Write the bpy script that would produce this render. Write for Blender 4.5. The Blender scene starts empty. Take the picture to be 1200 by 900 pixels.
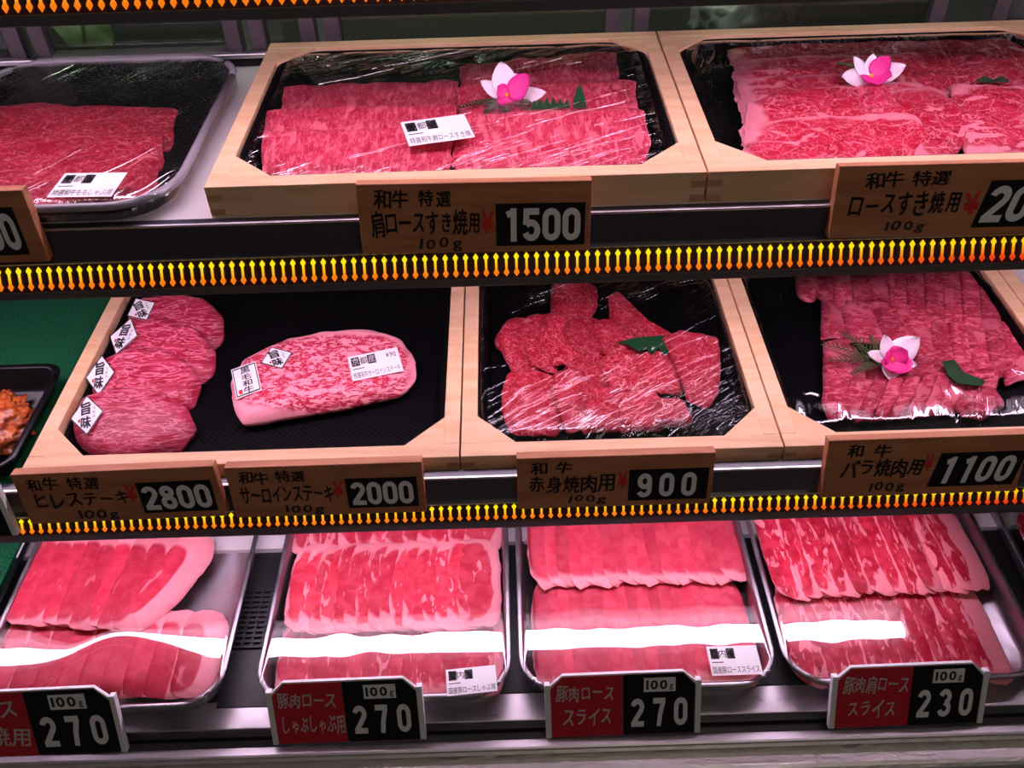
import bpy, bmesh, math, random
from math import sin, cos, pi, radians, atan2, hypot
from mathutils import Vector, Matrix, Euler, noise as mn
from mathutils.bvhtree import BVHTree

# ------------------------------------------------------------------ camera, world, exposure
sc = bpy.context.scene
COL = sc.collection
F_PX, PITCH, ROLL, EYE = 1050.0, radians(42.1), radians(-1.77), Vector((0, 0, 1.55))
cam_d = bpy.data.cameras.new('camera'); cam_d.sensor_width = 36; cam_d.lens = 36 * F_PX / 1200
cam_d.clip_start = 0.02; cam_d.clip_end = 50
cam = bpy.data.objects.new('camera', cam_d); COL.objects.link(cam)
CAM_R = Matrix.Rotation(pi / 2 - PITCH, 3, 'X') @ Matrix.Rotation(ROLL, 3, 'Z')
cam.matrix_world = Matrix.Translation(EYE) @ CAM_R.to_4x4()
sc.camera = cam
sc.view_settings.view_transform = 'Standard'; sc.view_settings.look = 'None'
sc.view_settings.gamma = 1; sc.view_settings.use_curve_mapping = False
sc.view_settings.exposure = 0.0
sc.cycles.use_denoising = True
sc.cycles.max_bounces = 8; sc.cycles.transparent_max_bounces = 16
sc.cycles.sample_clamp_indirect = 6
world = bpy.data.worlds.new('world'); sc.world = world; world.use_nodes = True
bg = world.node_tree.nodes['Background']
bg.inputs['Color'].default_value = (0.95, 0.80, 0.75, 1); bg.inputs['Strength'].default_value = 0.055
LAMP_E = 18.0                       # strength of the tubes under the shelves
LAMP_C = (1.0, 0.73, 0.97)
# a warm ceiling lamp of the shop, behind the customer
la = bpy.data.lights.new('ceiling_lamp', 'AREA'); la.shape = 'RECTANGLE'; la.size = 1.2; la.size_y = 0.3
la.energy = 4; la.color = (1, 0.86, 0.7)
lo = bpy.data.objects.new('ceiling_lamp', la); COL.objects.link(lo)
lo.location = (0.55, -0.75, 2.7); lo.rotation_euler = (radians(32), 0, radians(8))

# unseen fill light added to brighten the things behind the glass doors
lb = bpy.data.lights.new('rear_fill', 'AREA'); lb.size = 0.5; lb.energy = 15; lb.color = (0.9, 1.0, 0.85)
lbo = bpy.data.objects.new('rear_fill', lb); COL.objects.link(lbo); lbo.location = (-0.1, 1.38, 2.3)

# ------------------------------------------------------------------ projecting helpers (layout on real planes)
def ray(px, py): return CAM_R @ Vector((px - 600, 450 - py, -F_PX))
def P(px, py, z):
    d = ray(px, py); return EYE + d * ((z - EYE.z) / d.z)
def PY(px, py, Y):
    d = ray(px, py); return EYE + d * (Y / d.y)
def J(p):
    v = CAM_R.transposed() @ (Vector(p) - EYE); return (600 + v.x / -v.z * F_PX, 450 - v.y / -v.z * F_PX)

# ------------------------------------------------------------------ node helpers and materials
class NT:
    def __init__(s, name):
        s.m = bpy.data.materials.new(name); s.m.use_nodes = True
        s.t = s.m.node_tree; s.t.nodes.clear()
        s.out = s.t.nodes.new('ShaderNodeOutputMaterial')
    def n(s, typ, ins=None, **kw):
        nd = s.t.nodes.new(typ)
        for k, v in kw.items(): setattr(nd, k, v)
        for k, v in (ins or {}).items(): s.set(nd.inputs[k], v)
        return nd
    def set(s, sock, v):
        if hasattr(v, 'is_output'): s.t.links.new(v, sock)
        else: sock.default_value = v
    def math(s, op, a, b=0.0, c=0.0, clamp=False):
        nd = s.t.nodes.new('ShaderNodeMath'); nd.operation = op; nd.use_clamp = clamp
        s.set(nd.inputs[0], a); s.set(nd.inputs[1], b); s.set(nd.inputs[2], c); return nd.outputs[0]
    def vmath(s, op, a, b=(0, 0, 0)):
        nd = s.t.nodes.new('ShaderNodeVectorMath'); nd.operation = op
        s.set(nd.inputs[0], a); s.set(nd.inputs[1], b)
        return nd.outputs['Value'] if op == 'LENGTH' else nd.outputs[0]
    def smooth(s, x, lo, hi, a=0.0, b=1.0):
        nd = s.t.nodes.new('ShaderNodeMapRange'); nd.interpolation_type = 'SMOOTHSTEP'
        s.set(nd.inputs[0], x); s.set(nd.inputs[1], lo); s.set(nd.inputs[2], hi); s.set(nd.inputs[3], a); s.set(nd.inputs[4], b)
        return nd.outputs[0]
    def mix(s, f, a, b):
        nd = s.t.nodes.new('ShaderNodeMix'); nd.data_type = 'RGBA'
        s.set(nd.inputs[0], f); s.set(nd.inputs[6], a); s.set(nd.inputs[7], b); return nd.outputs[2]
    def noise(s, vec, scale, detail=2.0, rough=0.5, dist=0.0):
        nd = s.n('ShaderNodeTexNoise', {'Vector': vec, 'Scale': scale, 'Detail': detail, 'Roughness': rough, 'Distortion': dist}); return nd.outputs[0]
    def bump(s, h, strength=0.3, dist=0.001):
        return s.n('ShaderNodeBump', {'Height': h, 'Strength': strength, 'Distance': dist}).outputs[0]
    def obj(s): return s.n('ShaderNodeTexCoord').outputs['Object']
    def finish(s, sh): s.t.links.new(sh, s.out.inputs[0]); return s.m
    def pbr(s, color, rough=0.5, metal=0.0, normal=None, spec=0.5, **kw):
        ins = {'Base Color': color, 'Roughness': rough, 'Metallic': metal, 'Specular IOR Level': spec}
        ins.update(kw)
        nd = s.n('ShaderNodeBsdfPrincipled', ins)
        if normal is not None: s.t.links.new(normal, nd.inputs['Normal'])
        return s.finish(nd.outputs[0])

def c4(r, g, b): return (r, g, b, 1)
def plain(name, col, rough=0.5, metal=0.0, spec=0.5):
    return NT(name).pbr(c4(*col), rough, metal, None, spec)

def wood(name, a, b, rough=0.5):
    t = NT(name); o = t.obj()
    rnd = t.n('ShaderNodeObjectInfo').outputs['Random']
    v = t.vmath('MULTIPLY', o, (9, 60, 60))
    v = t.vmath('ADD', v, t.n('ShaderNodeCombineXYZ', {0: t.math('MULTIPLY', rnd, 40), 1: 0.0, 2: 0.0}).outputs[0])
    n = t.noise(v, 1.0, 4, 0.55, 0.4)
    col = t.mix(t.smooth(n, 0.35, 0.68), c4(*a), c4(*b))
    return t.pbr(col, rough, 0, t.bump(n, 0.08, 0.0006), 0.3)

def steel(name, col, rough, streak=(2, 200, 200), bump=0.03, lo=0.8):
    t = NT(name); o = t.obj()
    n = t.noise(t.vmath('MULTIPLY', o, streak), 1.0, 3)
    n2 = t.noise(o, 28.0, 3)
    r = t.math('ADD', t.math('MULTIPLY', n, 0.15), rough)
    r = t.math('ADD', r, t.smooth(n2, 0.4, 0.7, 0, 0.12))
    cc = t.mix(n2, c4(*[x * lo for x in col]), c4(*col))
    return t.pbr(cc, r, 1.0, t.bump(n, bump, 0.0005))

def meat(name, lean, lean2, fat, oval=None, vein=None, blot=None, rough=0.42, fine=None, edge=0.0, spec=0.16, seam_shade=False):
    """lean flesh; fat comes from an oval of lean inside a fatty rim, thin veins, and larger patches"""
    t = NT(name)
    loc = t.n('ShaderNodeUVMap', uv_map='local').outputs[0]
    nrm = t.n('ShaderNodeUVMap', uv_map='norm').outputs[0]
    rnd = t.n('ShaderNodeObjectInfo').outputs['Random']
    off = t.n('ShaderNodeCombineXYZ', {0: t.math('MULTIPLY', rnd, 71.3), 1: t.math('MULTIPLY', rnd, 37.7), 2: t.math('MULTIPLY', rnd, 13.1)}).outputs[0]
    def nz(scale, stretch=(1, 1, 1), detail=2.0, dist=0.0, ofs=(0, 0, 0)):
        v = t.vmath('ADD', t.vmath('ADD', t.vmath('MULTIPLY', loc, stretch), off), ofs)
        return t.noise(v, scale, detail, 0.5, dist)
    mask = None
    def add(mk):
        nonlocal mask
        mask = mk if mask is None else t.math('MAXIMUM', mask, mk)
    if vein:
        for (scale, width, strength, stretch) in vein:
            n = nz(scale, stretch, 2.0, 0.6)
            a = t.math('ABSOLUTE', t.math('SUBTRACT', n, 0.5))
            add(t.math('MULTIPLY', t.smooth(a, 0.0, width, 1, 0), strength))
    if blot:
        for (scale, thr, soft, stretch, strength) in blot:
            n = nz(scale, stretch, 3.0, 0.8, (5, 9, 2))
            add(t.math('MULTIPLY', t.smooth(n, thr, thr + soft), strength))
    if oval:
        cx, cy, sx, sy, wob, pw = oval
        d = t.vmath('DIVIDE', t.vmath('SUBTRACT', nrm, (cx, cy, 0)), (sx, sy, 1))
        d = t.vmath('ABSOLUTE', d)
        sp = t.n('ShaderNodeSeparateXYZ', {0: d})
        l = t.math('POWER', t.math('ADD', t.math('POWER', sp.outputs[0], pw), t.math('POWER', sp.outputs[1], pw)), 1.0 / pw)
        l = t.math('ADD', l, t.math('MULTIPLY', t.math('SUBTRACT', nz(3.0, (1, 1, 1), 2.0, 0.3, (1, 7, 3)), 0.5), wob))
        add(t.smooth(l, 0.93, 1.06))
    lmix = t.smooth(nz(7.0, (1, 1, 1), 3.0, 0.2, (3, 3, 8)), 0.35, 0.65)
    col = t.mix(lmix, c4(*lean), c4(*lean2))
    if seam_shade:                                                          # contact shade between overlapping slices, painted as a darker red left margin
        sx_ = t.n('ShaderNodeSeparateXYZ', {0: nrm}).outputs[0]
        col = t.mix(t.smooth(t.math('MULTIPLY', sx_, -1.0), seam_shade, seam_shade + 0.14), col, c4(lean[0] * 0.58, lean[1] * 0.2, lean[2] * 0.28))
    fc = t.mix(nz(11.0, (1, 1, 1), 2.0, 0, (2, 2, 2)), c4(*fat), c4(fat[0], fat[1] * 0.78, fat[2] * 0.82))
    if mask is not None: col = t.mix(mask, col, fc)
    vb = t.math('ADD', t.math('MULTIPLY', t.math('FRACT', t.math('MULTIPLY', rnd, 17.3)), 0.30), 0.80)
    col = t.vmath('MULTIPLY', col, t.n('ShaderNodeCombineXYZ', {0: vb, 1: vb, 2: vb}).outputs[0])
    h = nz(60.0 if fine is None else fine, (1, 1, 1), 3.0)
    return t.pbr(col, rough, 0, t.bump(h, 0.35, 0.0012), spec)

def film(name, ang=0.4, scale=(12, 160), strength=0.5, rough=0.06, amt=0.10, dist=0.002, big=0.4, haze=0.0):
    t = NT(name); o = t.obj()
    mp = t.n('ShaderNodeMapping', {0: o, 2: (0, 0, -ang)}).outputs[0]
    n1 = t.noise(t.vmath('MULTIPLY', mp, (scale[0], scale[1], 1)), 1.0, 3, 0.6, 0.6)
    n2 = t.noise(t.vmath('MULTIPLY', mp, (scale[0] * 0.5, scale[1] * 0.22, 1)), 1.0, 2, 0.5, 0.8)
    crease = t.smooth(t.math('ABSOLUTE', t.math('SUBTRACT', n2, 0.5)), 0, 0.05, 1, 0)
    patch = t.smooth(t.noise(o, 9.0, 2), 0.42, 0.62)
    h = t.math('MULTIPLY', t.math('ADD', t.math('MULTIPLY', n1, 0.6), t.math('ADD', t.math('MULTIPLY', crease, 0.35), t.math('MULTIPLY', n2, big))), t.math('ADD', t.math('MULTIPLY', patch, 0.8), 0.3))
    nrm = t.bump(h, strength, dist)
    gl = t.n('ShaderNodeBsdfGlossy', {'Color': c4(1, 1, 1), 'Roughness': rough, 'Normal': nrm})
    tr = t.n('ShaderNodeBsdfTransparent', {'Color': c4(1, 1, 1)})
    fr = t.n('ShaderNodeFresnel', {'IOR': 1.25}).outputs[0]
    f = t.math('ADD', fr, amt, clamp=True)
    ms = t.n('ShaderNodeMixShader', {0: f, 1: tr.outputs[0], 2: gl.outputs[0]})
    return t.finish(ms.outputs[0])

def arrow_glow(name, ztop, zbot, strength=1.0):
    t = NT(name); sp = t.n('ShaderNodeSeparateXYZ', {0: t.obj()})
    f = t.smooth(sp.outputs[2], zbot, ztop)
    low = t.mix(t.smooth(sp.outputs[0], 0.1, 0.55), c4(0.95, 0.20, 0.008), c4(0.80, 0.035, 0.008))
    mid = t.mix(t.smooth(sp.outputs[0], 0.1, 0.6), c4(1.0, 0.50, 0.02), c4(0.95, 0.22, 0.012))
    top = t.mix(t.smooth(sp.outputs[0], 0.2, 0.7), c4(1.0, 0.80, 0.012), c4(1.0, 0.50, 0.012))
    col = t.mix(t.smooth(f, 0.05, 0.5), low, mid); col = t.mix(t.smooth(f, 0.5, 0.85), col, top)
    e = t.n('ShaderNodeEmission', {'Color': col, 'Strength': strength})
    return t.finish(e.outputs[0])

def emit(name, col, s):
    t = NT(name); return t.finish(t.n('ShaderNodeEmission', {'Color': c4(*col), 'Strength': s}).outputs[0])

def grid_black(name, k=900.0, col=(0.003, 0.003, 0.004), strength=0.4):
    t = NT(name); sp = t.n('ShaderNodeSeparateXYZ', {0: t.obj()})
    g = t.math('MULTIPLY', t.math('SINE', t.math('MULTIPLY', sp.outputs[0], k)), t.math('SINE', t.math('MULTIPLY', sp.outputs[1], k)))
    return t.pbr(c4(*col), 0.5, 0, t.bump(g, strength, 0.0006), 0.05)

def turf(name):
    t = NT(name); n = t.noise(t.obj(), 700.0, 2); n2 = t.noise(t.vmath('MULTIPLY', t.obj(), (300, 900, 300)), 1.0, 2)
    col = t.mix(t.smooth(n, 0.3, 0.7), c4(0.0, 0.03, 0.012), c4(0.008, 0.16, 0.06))
    return t.pbr(col, 0.8, 0, t.bump(n2, 1.0, 0.002), 0.2)

def dark_glass(name):
    t = NT(name)
    g = t.n('ShaderNodeBsdfGlossy', {'Color': c4(0.9, 0.9, 0.9), 'Roughness': 0.03}).outputs[0]
    r = t.n('ShaderNodeBsdfTransparent', {'Color': c4(0.62, 0.66, 0.62)}).outputs[0]
    return t.finish(t.n('ShaderNodeMixShader', {0: 0.05, 1: r, 2: g}).outputs[0])

M = {}
M['wood'] = wood('pale_cypress', (0.80, 0.53, 0.32), (0.70, 0.42, 0.23))
M['wood_end'] = wood('cypress_end_grain', (0.55, 0.33, 0.17), (0.45, 0.25, 0.12))
M['tagwood'] = wood('cedar_tag', (0.50, 0.21, 0.10), (0.38, 0.14, 0.065))
M['black'] = plain('black_plastic', (0.004, 0.004, 0.005), 0.3, 0, 0.3)
M['blackgrid'] = grid_black('black_embossed_plastic')
M['panel'] = plain('dark_panel', (0.05, 0.046, 0.064), 0.22, 0, 0.5)
M['redback'] = plain('dark_red_strip', (0.045, 0.004, 0.006), 0.5)
M['base'] = plain('charcoal_trim', (0.085, 0.078, 0.09), 0.35)
M['steel'] = steel('shelf_steel', (0.75, 0.72, 0.75), 0.22)
M['railsteel'] = steel('rail_steel', (0.85, 0.80, 0.85), 0.34)
M['traysteel'] = steel('tray_steel', (0.46, 0.44, 0.48), 0.30, (60, 60, 60), 0.1, 0.6)
M['white'] = plain('white_enamel', (0.80, 0.76, 0.78), 0.35)
M['whiteplastic'] = plain('white_plastic', (0.78, 0.78, 0.80), 0.4)
M['paper'] = plain('white_paper', (0.88, 0.86, 0.88), 0.55)
M['ink'] = plain('black_ink', (0.012, 0.010, 0.012), 0.6)
M['redink'] = plain('red_ink', (0.60, 0.02, 0.02), 0.6)
M['redplate'] = plain('red_plate', (0.55, 0.010, 0.026), 0.28)
M['digit'] = plain('grey_digits', (0.80, 0.79, 0.84), 0.5)
M['whiteink'] = plain('white_ink', (0.92, 0.86, 0.88), 0.5)
M['turf'] = turf('green_turf')
M['tube'] = emit('lamp_tube', LAMP_C, LAMP_E)
M['frame'] = steel('door_aluminium', (0.20, 0.17, 0.19), 0.5)
M['glass'] = dark_glass('door_glass')
M['dark'] = plain('dark_wall', (0.02, 0.018, 0.018), 0.7)
M['floor'] = plain('shop_floor', (0.12, 0.11, 0.10), 0.6)
M['petal'] = plain('petal_white', (0.86, 0.74, 0.82), 0.5)
M['magenta'] = plain('petal_magenta', (0.80, 0.03, 0.30), 0.5)
M['yellow'] = plain('flower_yellow', (0.90, 0.50, 0.05), 0.5)
M['fern'] = plain('fern_green', (0.06, 0.085, 0.025), 0.6)
M['leaf'] = plain('plastic_leaf_green', (0.008, 0.07, 0.025), 0.3)
M['sheenrim'] = plain('sheen_grey_rim', (0.30, 0.27, 0.31), 0.22)  # sheen of the film over the black tray's edge, put into the rim colour
M['rubber'] = plain('black_rubber', (0.012, 0.012, 0.014), 0.5)

WAGYU_FAT = (0.88, 0.24, 0.31)
M['m_momo'] = meat('beef_thigh_slice', (0.46, 0.015, 0.045), (0.37, 0.009, 0.032), (0.86, 0.24, 0.30),
    vein=[(2.6, 0.016, 0.85, (1, 2.2, 1)), (10, 0.024, 0.5, (1, 1, 1))], blot=[(22, 0.57, 0.06, (1, 1, 1), 0.55)])
M['m_kata'] = meat('beef_shoulder_loin_slice', (0.48, 0.018, 0.06), (0.60, 0.05, 0.11), WAGYU_FAT,
    vein=[(6, 0.035, 0.5, (2.0, 0.6, 1))], blot=[(7, 0.52, 0.10, (1.7, 0.5, 1), 0.75), (16, 0.53, 0.10, (1.8, 0.6, 1), 0.6)])
M['m_rib'] = meat('beef_loin_slice', (0.50, 0.010, 0.044), (0.60, 0.026, 0.072), (0.92, 0.33, 0.41),
    oval=(0.07, -0.08, 0.84, 0.74, 0.6, 3.6), vein=[(6.0, 0.028, 0.85, (1, 1, 1)), (12, 0.03, 0.6, (1, 1, 1))], blot=[(3.2, 0.60, 0.04, (0.8, 1.3, 1), 0.95)])
M['m_fillet'] = meat('beef_fillet', (0.37, 0.010, 0.036), (0.48, 0.026, 0.072), (0.84, 0.26, 0.37),
    vein=[(6, 0.03, 0.85, (0.6, 2.6, 1)), (3.2, 0.02, 0.85, (0.6, 1.8, 1))], blot=[(13, 0.57, 0.06, (0.5, 2.4, 1), 0.6)], rough=0.34, spec=0.3)
M['m_sirloin'] = meat('beef_sirloin', (0.44, 0.010, 0.042), (0.54, 0.025, 0.07), (0.95, 0.40, 0.48),
    oval=(0.02, -0.08, 0.93, 0.77, 0.22, 3.0), blot=[(11, 0.50, 0.05, (0.9, 1.7, 1), 0.85), (22, 0.53, 0.05, (1.0, 1.7, 1), 0.6)], rough=0.3)
M['m_akami'] = meat('beef_lean_piece', (0.37, 0.006, 0.022), (0.47, 0.014, 0.042), (0.86, 0.24, 0.30),
    vein=[(8, 0.028, 0.8, (1, 1, 1)), (17, 0.035, 0.6, (1, 1, 1))], blot=[(5, 0.68, 0.04, (1, 1, 1), 0.8)])
M['m_bara'] = meat('beef_rib_piece', (0.35, 0.011, 0.04), (0.48, 0.036, 0.085), (0.86, 0.25, 0.33),
    vein=[(13, 0.035, 0.6, (0.8, 2, 1))], blot=[(11, 0.53, 0.07, (0.8, 1.7, 1), 0.65), (2.6, 0.54, 0.08, (1, 1, 1), 0.55)])
PF = (0.96, 0.39, 0.45)
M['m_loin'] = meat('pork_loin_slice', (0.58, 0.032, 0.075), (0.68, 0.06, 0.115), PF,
    oval=(-0.48, -0.14, 0.62, 0.76, 0.12, 3.0), blot=[(5.0, 0.66, 0.04, (2.4, 0.6, 1), 0.4)], rough=0.42, seam_shade=0.84)
M['m_loin_last'] = meat('pork_loin_slice_whole', (0.58, 0.032, 0.075), (0.68, 0.06, 0.115), PF,
    oval=(-0.42, -0.14, 0.62, 0.74, 0.14, 2.8), blot=[(3.0, 0.62, 0.04, (2.4, 0.6, 1), 0.6)], rough=0.38)
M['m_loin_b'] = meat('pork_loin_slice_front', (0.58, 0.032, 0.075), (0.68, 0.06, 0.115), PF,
    oval=(-0.48, -0.32, 0.62, 0.98, 0.08, 3.0), rough=0.42, seam_shade=0.84)
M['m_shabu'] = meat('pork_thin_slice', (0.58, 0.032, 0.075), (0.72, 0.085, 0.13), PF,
    oval=(-0.16, 0.02, 0.74, 0.80, 0.8, 2.4), blot=[(4.0, 0.60, 0.04, (2.4, 0.7, 1), 0.9)], rough=0.42, seam_shade=0.88)
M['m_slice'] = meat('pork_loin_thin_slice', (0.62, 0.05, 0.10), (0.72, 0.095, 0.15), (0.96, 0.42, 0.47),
    oval=(0.06, 0.06, 1.0, 0.86, 0.20, 5.0), rough=0.4, seam_shade=0.74)
M['m_kata_pork'] = meat('pork_shoulder_slice', (0.46, 0.012, 0.04), (0.64, 0.045, 0.09), (0.94, 0.34, 0.40),
    oval=(-0.50, 0.0, 0.46, 0.97, 1.1, 3.0), blot=[(5.0, 0.60, 0.03, (3.0, 0.9, 1), 0.7), (2.1, 0.575, 0.03, (3.4, 0.9, 1), 0.95)], rough=0.36)
t = NT('fried_glaze'); n_ = t.noise(t.obj(), 130.0, 4)
M['fried'] = t.pbr(t.mix(t.smooth(n_, 0.35, 0.65), c4(0.28, 0.035, 0.012), c4(0.62, 0.15, 0.03)), 0.25, 0, t.bump(n_, 0.6, 0.002))
M['film1'] = film('wrap_diagonal', 0.42, (6, 95), 1.0, 0.05, 0.08, 0.009)
M['film2'] = film('wrap_loose', 0.55, (10, 110), 1.0, 0.035, 0.055, 0.007)
M['film3'] = film('wrap_frontal', 1.35, (9, 90), 1.0, 0.05, 0.07, 0.006)
M['film_flat'] = film('wrap_taut', 0.0, (3, 14), 0.03, 0.02, 0.08, 0.001, 0.2)
M['film_left'] = film('wrap_pleated', 1.05, (8, 110), 1.0, 0.22, 0.17, 0.005)

# ------------------------------------------------------------------ object helpers
def obj(name, bm, mat, parent=None, smooth=False):
    me = bpy.data.meshes.new(name)
    bmesh.ops.recalc_face_normals(bm, faces=bm.faces)
    bm.to_mesh(me); bm.free()
    for m in (mat if isinstance(mat, (list, tuple)) else [mat]): me.materials.append(m)
    if smooth:
        for p in me.polygons: p.use_smooth = True
    o = bpy.data.objects.new(name, me); COL.objects.link(o)
    if parent is not None: o.parent = parent
    return o
def tag(o, label=None, cat=None, group=None, kind=None):
    if label: o['label'] = label
    if cat: o['category'] = cat
    if group: o['group'] = group
    if kind: o['kind'] = kind
    return o
def thing(name, label, cat, loc=(0, 0, 0), rot=(0, 0, 0), group=None):
    o = bpy.data.objects.new(name, None); COL.objects.link(o); o.empty_display_size = 0.02
    o.location = loc; o.rotation_euler = rot
    return tag(o, label, cat, group)
def copy_tree(o, parent=None):
    c = o.copy(); COL.objects.link(c); c.parent = parent
    for ch in list(o.children): copy_tree(ch, c)
    return c
def bx(bm, x0, x1, y0, y1, z0, z1, bevel=0.0, seg=2, mi=0):
    vs = [bm.verts.new((x, y, z)) for x in (x0, x1) for y in (y0, y1) for z in (z0, z1)]
    q = [(0, 1, 3, 2), (4, 6, 7, 5), (0, 4, 5, 1), (2, 3, 7, 6), (0, 2, 6, 4), (1, 5, 7, 3)]
    fs = [bm.faces.new([vs[i] for i in f]) for f in q]
    for f in fs: f.material_index = mi
    if bevel > 0:
        es = {e for f in fs for e in f.edges}
        bmesh.ops.bevel(bm, geom=list(es), offset=bevel, segments=seg, affect='EDGES', profile=0.5)
def box(name, mat, parent, x0, x1, y0, y1, z0, z1, bevel=0.0):
    bm = bmesh.new(); bx(bm, x0, x1, y0, y1, z0, z1, bevel); return obj(name, bm, mat, parent)
def prism(bm, pts, z0, z1, axis='z'):
    """polygon extruded along z, or a polygon in the x-z plane extruded along y"""
    def mk(p, h): return bm.verts.new((p[0], p[1], h) if axis == 'z' else (p[0], h, p[1]))
    a = [mk(p, z0) for p in pts]; b = [mk(p, z1) for p in pts]; n = len(pts)
    bm.faces.new(a); bm.faces.new(b[::-1])
    for i in range(n): bm.faces.new((a[i], a[(i + 1) % n], b[(i + 1) % n], b[i]))
def tube(bm, pts, r, n=10, caps=True):
    rings = []
    for i, p in enumerate(pts):
        p = Vector(p); d = (Vector(pts[min(i + 1, len(pts) - 1)]) - Vector(pts[max(i - 1, 0)])).normalized()
        a = d.orthogonal().normalized(); b = d.cross(a)
        rr = r[i] if isinstance(r, (list, tuple)) else r
        rings.append([bm.verts.new(p + (a * cos(2 * pi * k / n) + b * sin(2 * pi * k / n)) * rr) for k in range(n)])
    for A, B in zip(rings, rings[1:]):
        for k in range(n): bm.faces.new((A[k], A[(k + 1) % n], B[(k + 1) % n], B[k]))
    if caps: bm.faces.new(rings[0]); bm.faces.new(rings[-1][::-1])
def rrect(w, d, r, n=7):
    pts = []
    for cx, cy, a0 in ((1, 1, 0), (-1, 1, pi / 2), (-1, -1, pi), (1, -1, 3 * pi / 2)):
        for k in range(n + 1):
            a = a0 + pi / 2 * k / n
            pts.append((cx * (w / 2 - r) + r * cos(a), cy * (d / 2 - r) + r * sin(a)))
    return pts
def dish(bm, w, d, h, r, inset, rim, th=0.0012, ribs=False):
    """a tray: outer wall, rolled rim, sloping inner wall and floor; base at z=0"""
    prof = [(-inset - th, 0.0, r), (-rim * 0.5, h * 0.8, r), (-rim * 0.1, h - rim * 0.35, r), (0, h - rim * 0.1, r), (-rim * 0.25, h, r), (-rim * 0.8, h, r), (-rim, h - rim * 0.2, r),
            (-inset * 0.75 - rim * 0.25, th * 3 + h * 0.14, r), (-inset - rim * 0.3, th, r)]
    loops = []
    for off, z, rr in prof:
        rc = max(rr + off * 0.8, 0.004)
        loops.append([bm.verts.new((x, y, z)) for x, y in rrect(w + 2 * off, d + 2 * off, rc)])
    n = len(loops[0])
    for A, B in zip(loops, loops[1:]):
        for k in range(n): bm.faces.new((A[k], A[(k + 1) % n], B[(k + 1) % n], B[k]))
    bm.faces.new(loops[0][::-1]); bm.faces.new(loops[-1])
def film_sheet(name, mat, parent, w, d, z, r=0.03, dome=None, drop=0.008, nx=44, ny=36, seed=1, wr=0.0012, sag=0.0):
    """cling film stretched over a tray's rim; drop = how far it is pulled down over the edge"""
    bm = bmesh.new(); g = []
    for j in range(ny + 1):
        row = []
        for i in range(nx + 1):
            u, v = i / nx * 2 - 1, j / ny * 2 - 1
            x, y = u * w / 2, v * d / 2
            ex, ey = w / 2 - abs(x), d / 2 - abs(y)
            if ex < r and ey < r:                                        # round the corner
                q = hypot(r - ex, r - ey)
                if q > r:
                    s = r / q; x = math.copysign(w / 2 - r + (r - ex) * s, x); y = math.copysign(d / 2 - r + (r - ey) * s, y)
            e = min(w / 2 - abs(u * w / 2), d / 2 - abs(v * d / 2))
            zz = z
            if dome: zz += dome(x, y)
            zz -= sag * max(0, 1 - u * u) * max(0, 1 - v * v)
            zz += mn.noise(Vector((x * 30, y * 30, seed))) * wr
            if e < 1e-6: zz -= drop
            row.append(bm.verts.new((x, y, zz)))
        g.append(row)
    for j in range(ny):
        for i in range(nx): bm.faces.new((g[j][i], g[j][i + 1], g[j + 1][i + 1], g[j + 1][i]))
    o = obj(name, bm, mat, parent, True)
    tag(o, label='clear cling film with shiny creases'); return o

# meat: a closed slab grown from an outline, with two uv maps for the flesh pattern
RING = (0.0, 0.22, 0.44, 0.62, 0.77, 0.88, 0.95, 0.99, 1.0)
def perim(pts, n, jit, rnd):
    L = [hypot(pts[(i + 1) % len(pts)][0] - p[0], pts[(i + 1) % len(pts)][1] - p[1]) for i, p in enumerate(pts)]
    T = sum(L); out = []
    size = T / 4
    for k in range(n):
        s = T * k / n; i = 0
        while s > L[i] and i < len(pts) - 1: s -= L[i]; i += 1
        a, b = pts[i], pts[(i + 1) % len(pts)]; f = s / L[i]
        out.append([a[0] + (b[0] - a[0]) * f, a[1] + (b[1] - a[1]) * f])
    sd = rnd.random() * 100
    sm = []
    for k in range(n):                                                   # soften the corners, roughen the edge
        a, b, c = out[k - 1], out[k], out[(k + 1) % n]
        x, y = (a[0] + 2 * b[0] + c[0]) / 4, (a[1] + 2 * b[1] + c[1]) / 4
        q = 1 + jit * mn.noise(Vector((x / size * 7 + sd, y / size * 7, sd))) + jit * 0.6 * mn.noise(Vector((x / size * 22 + sd, y / size * 22, sd)))
        sm.append((x * q, y * q))
    return sm
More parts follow.
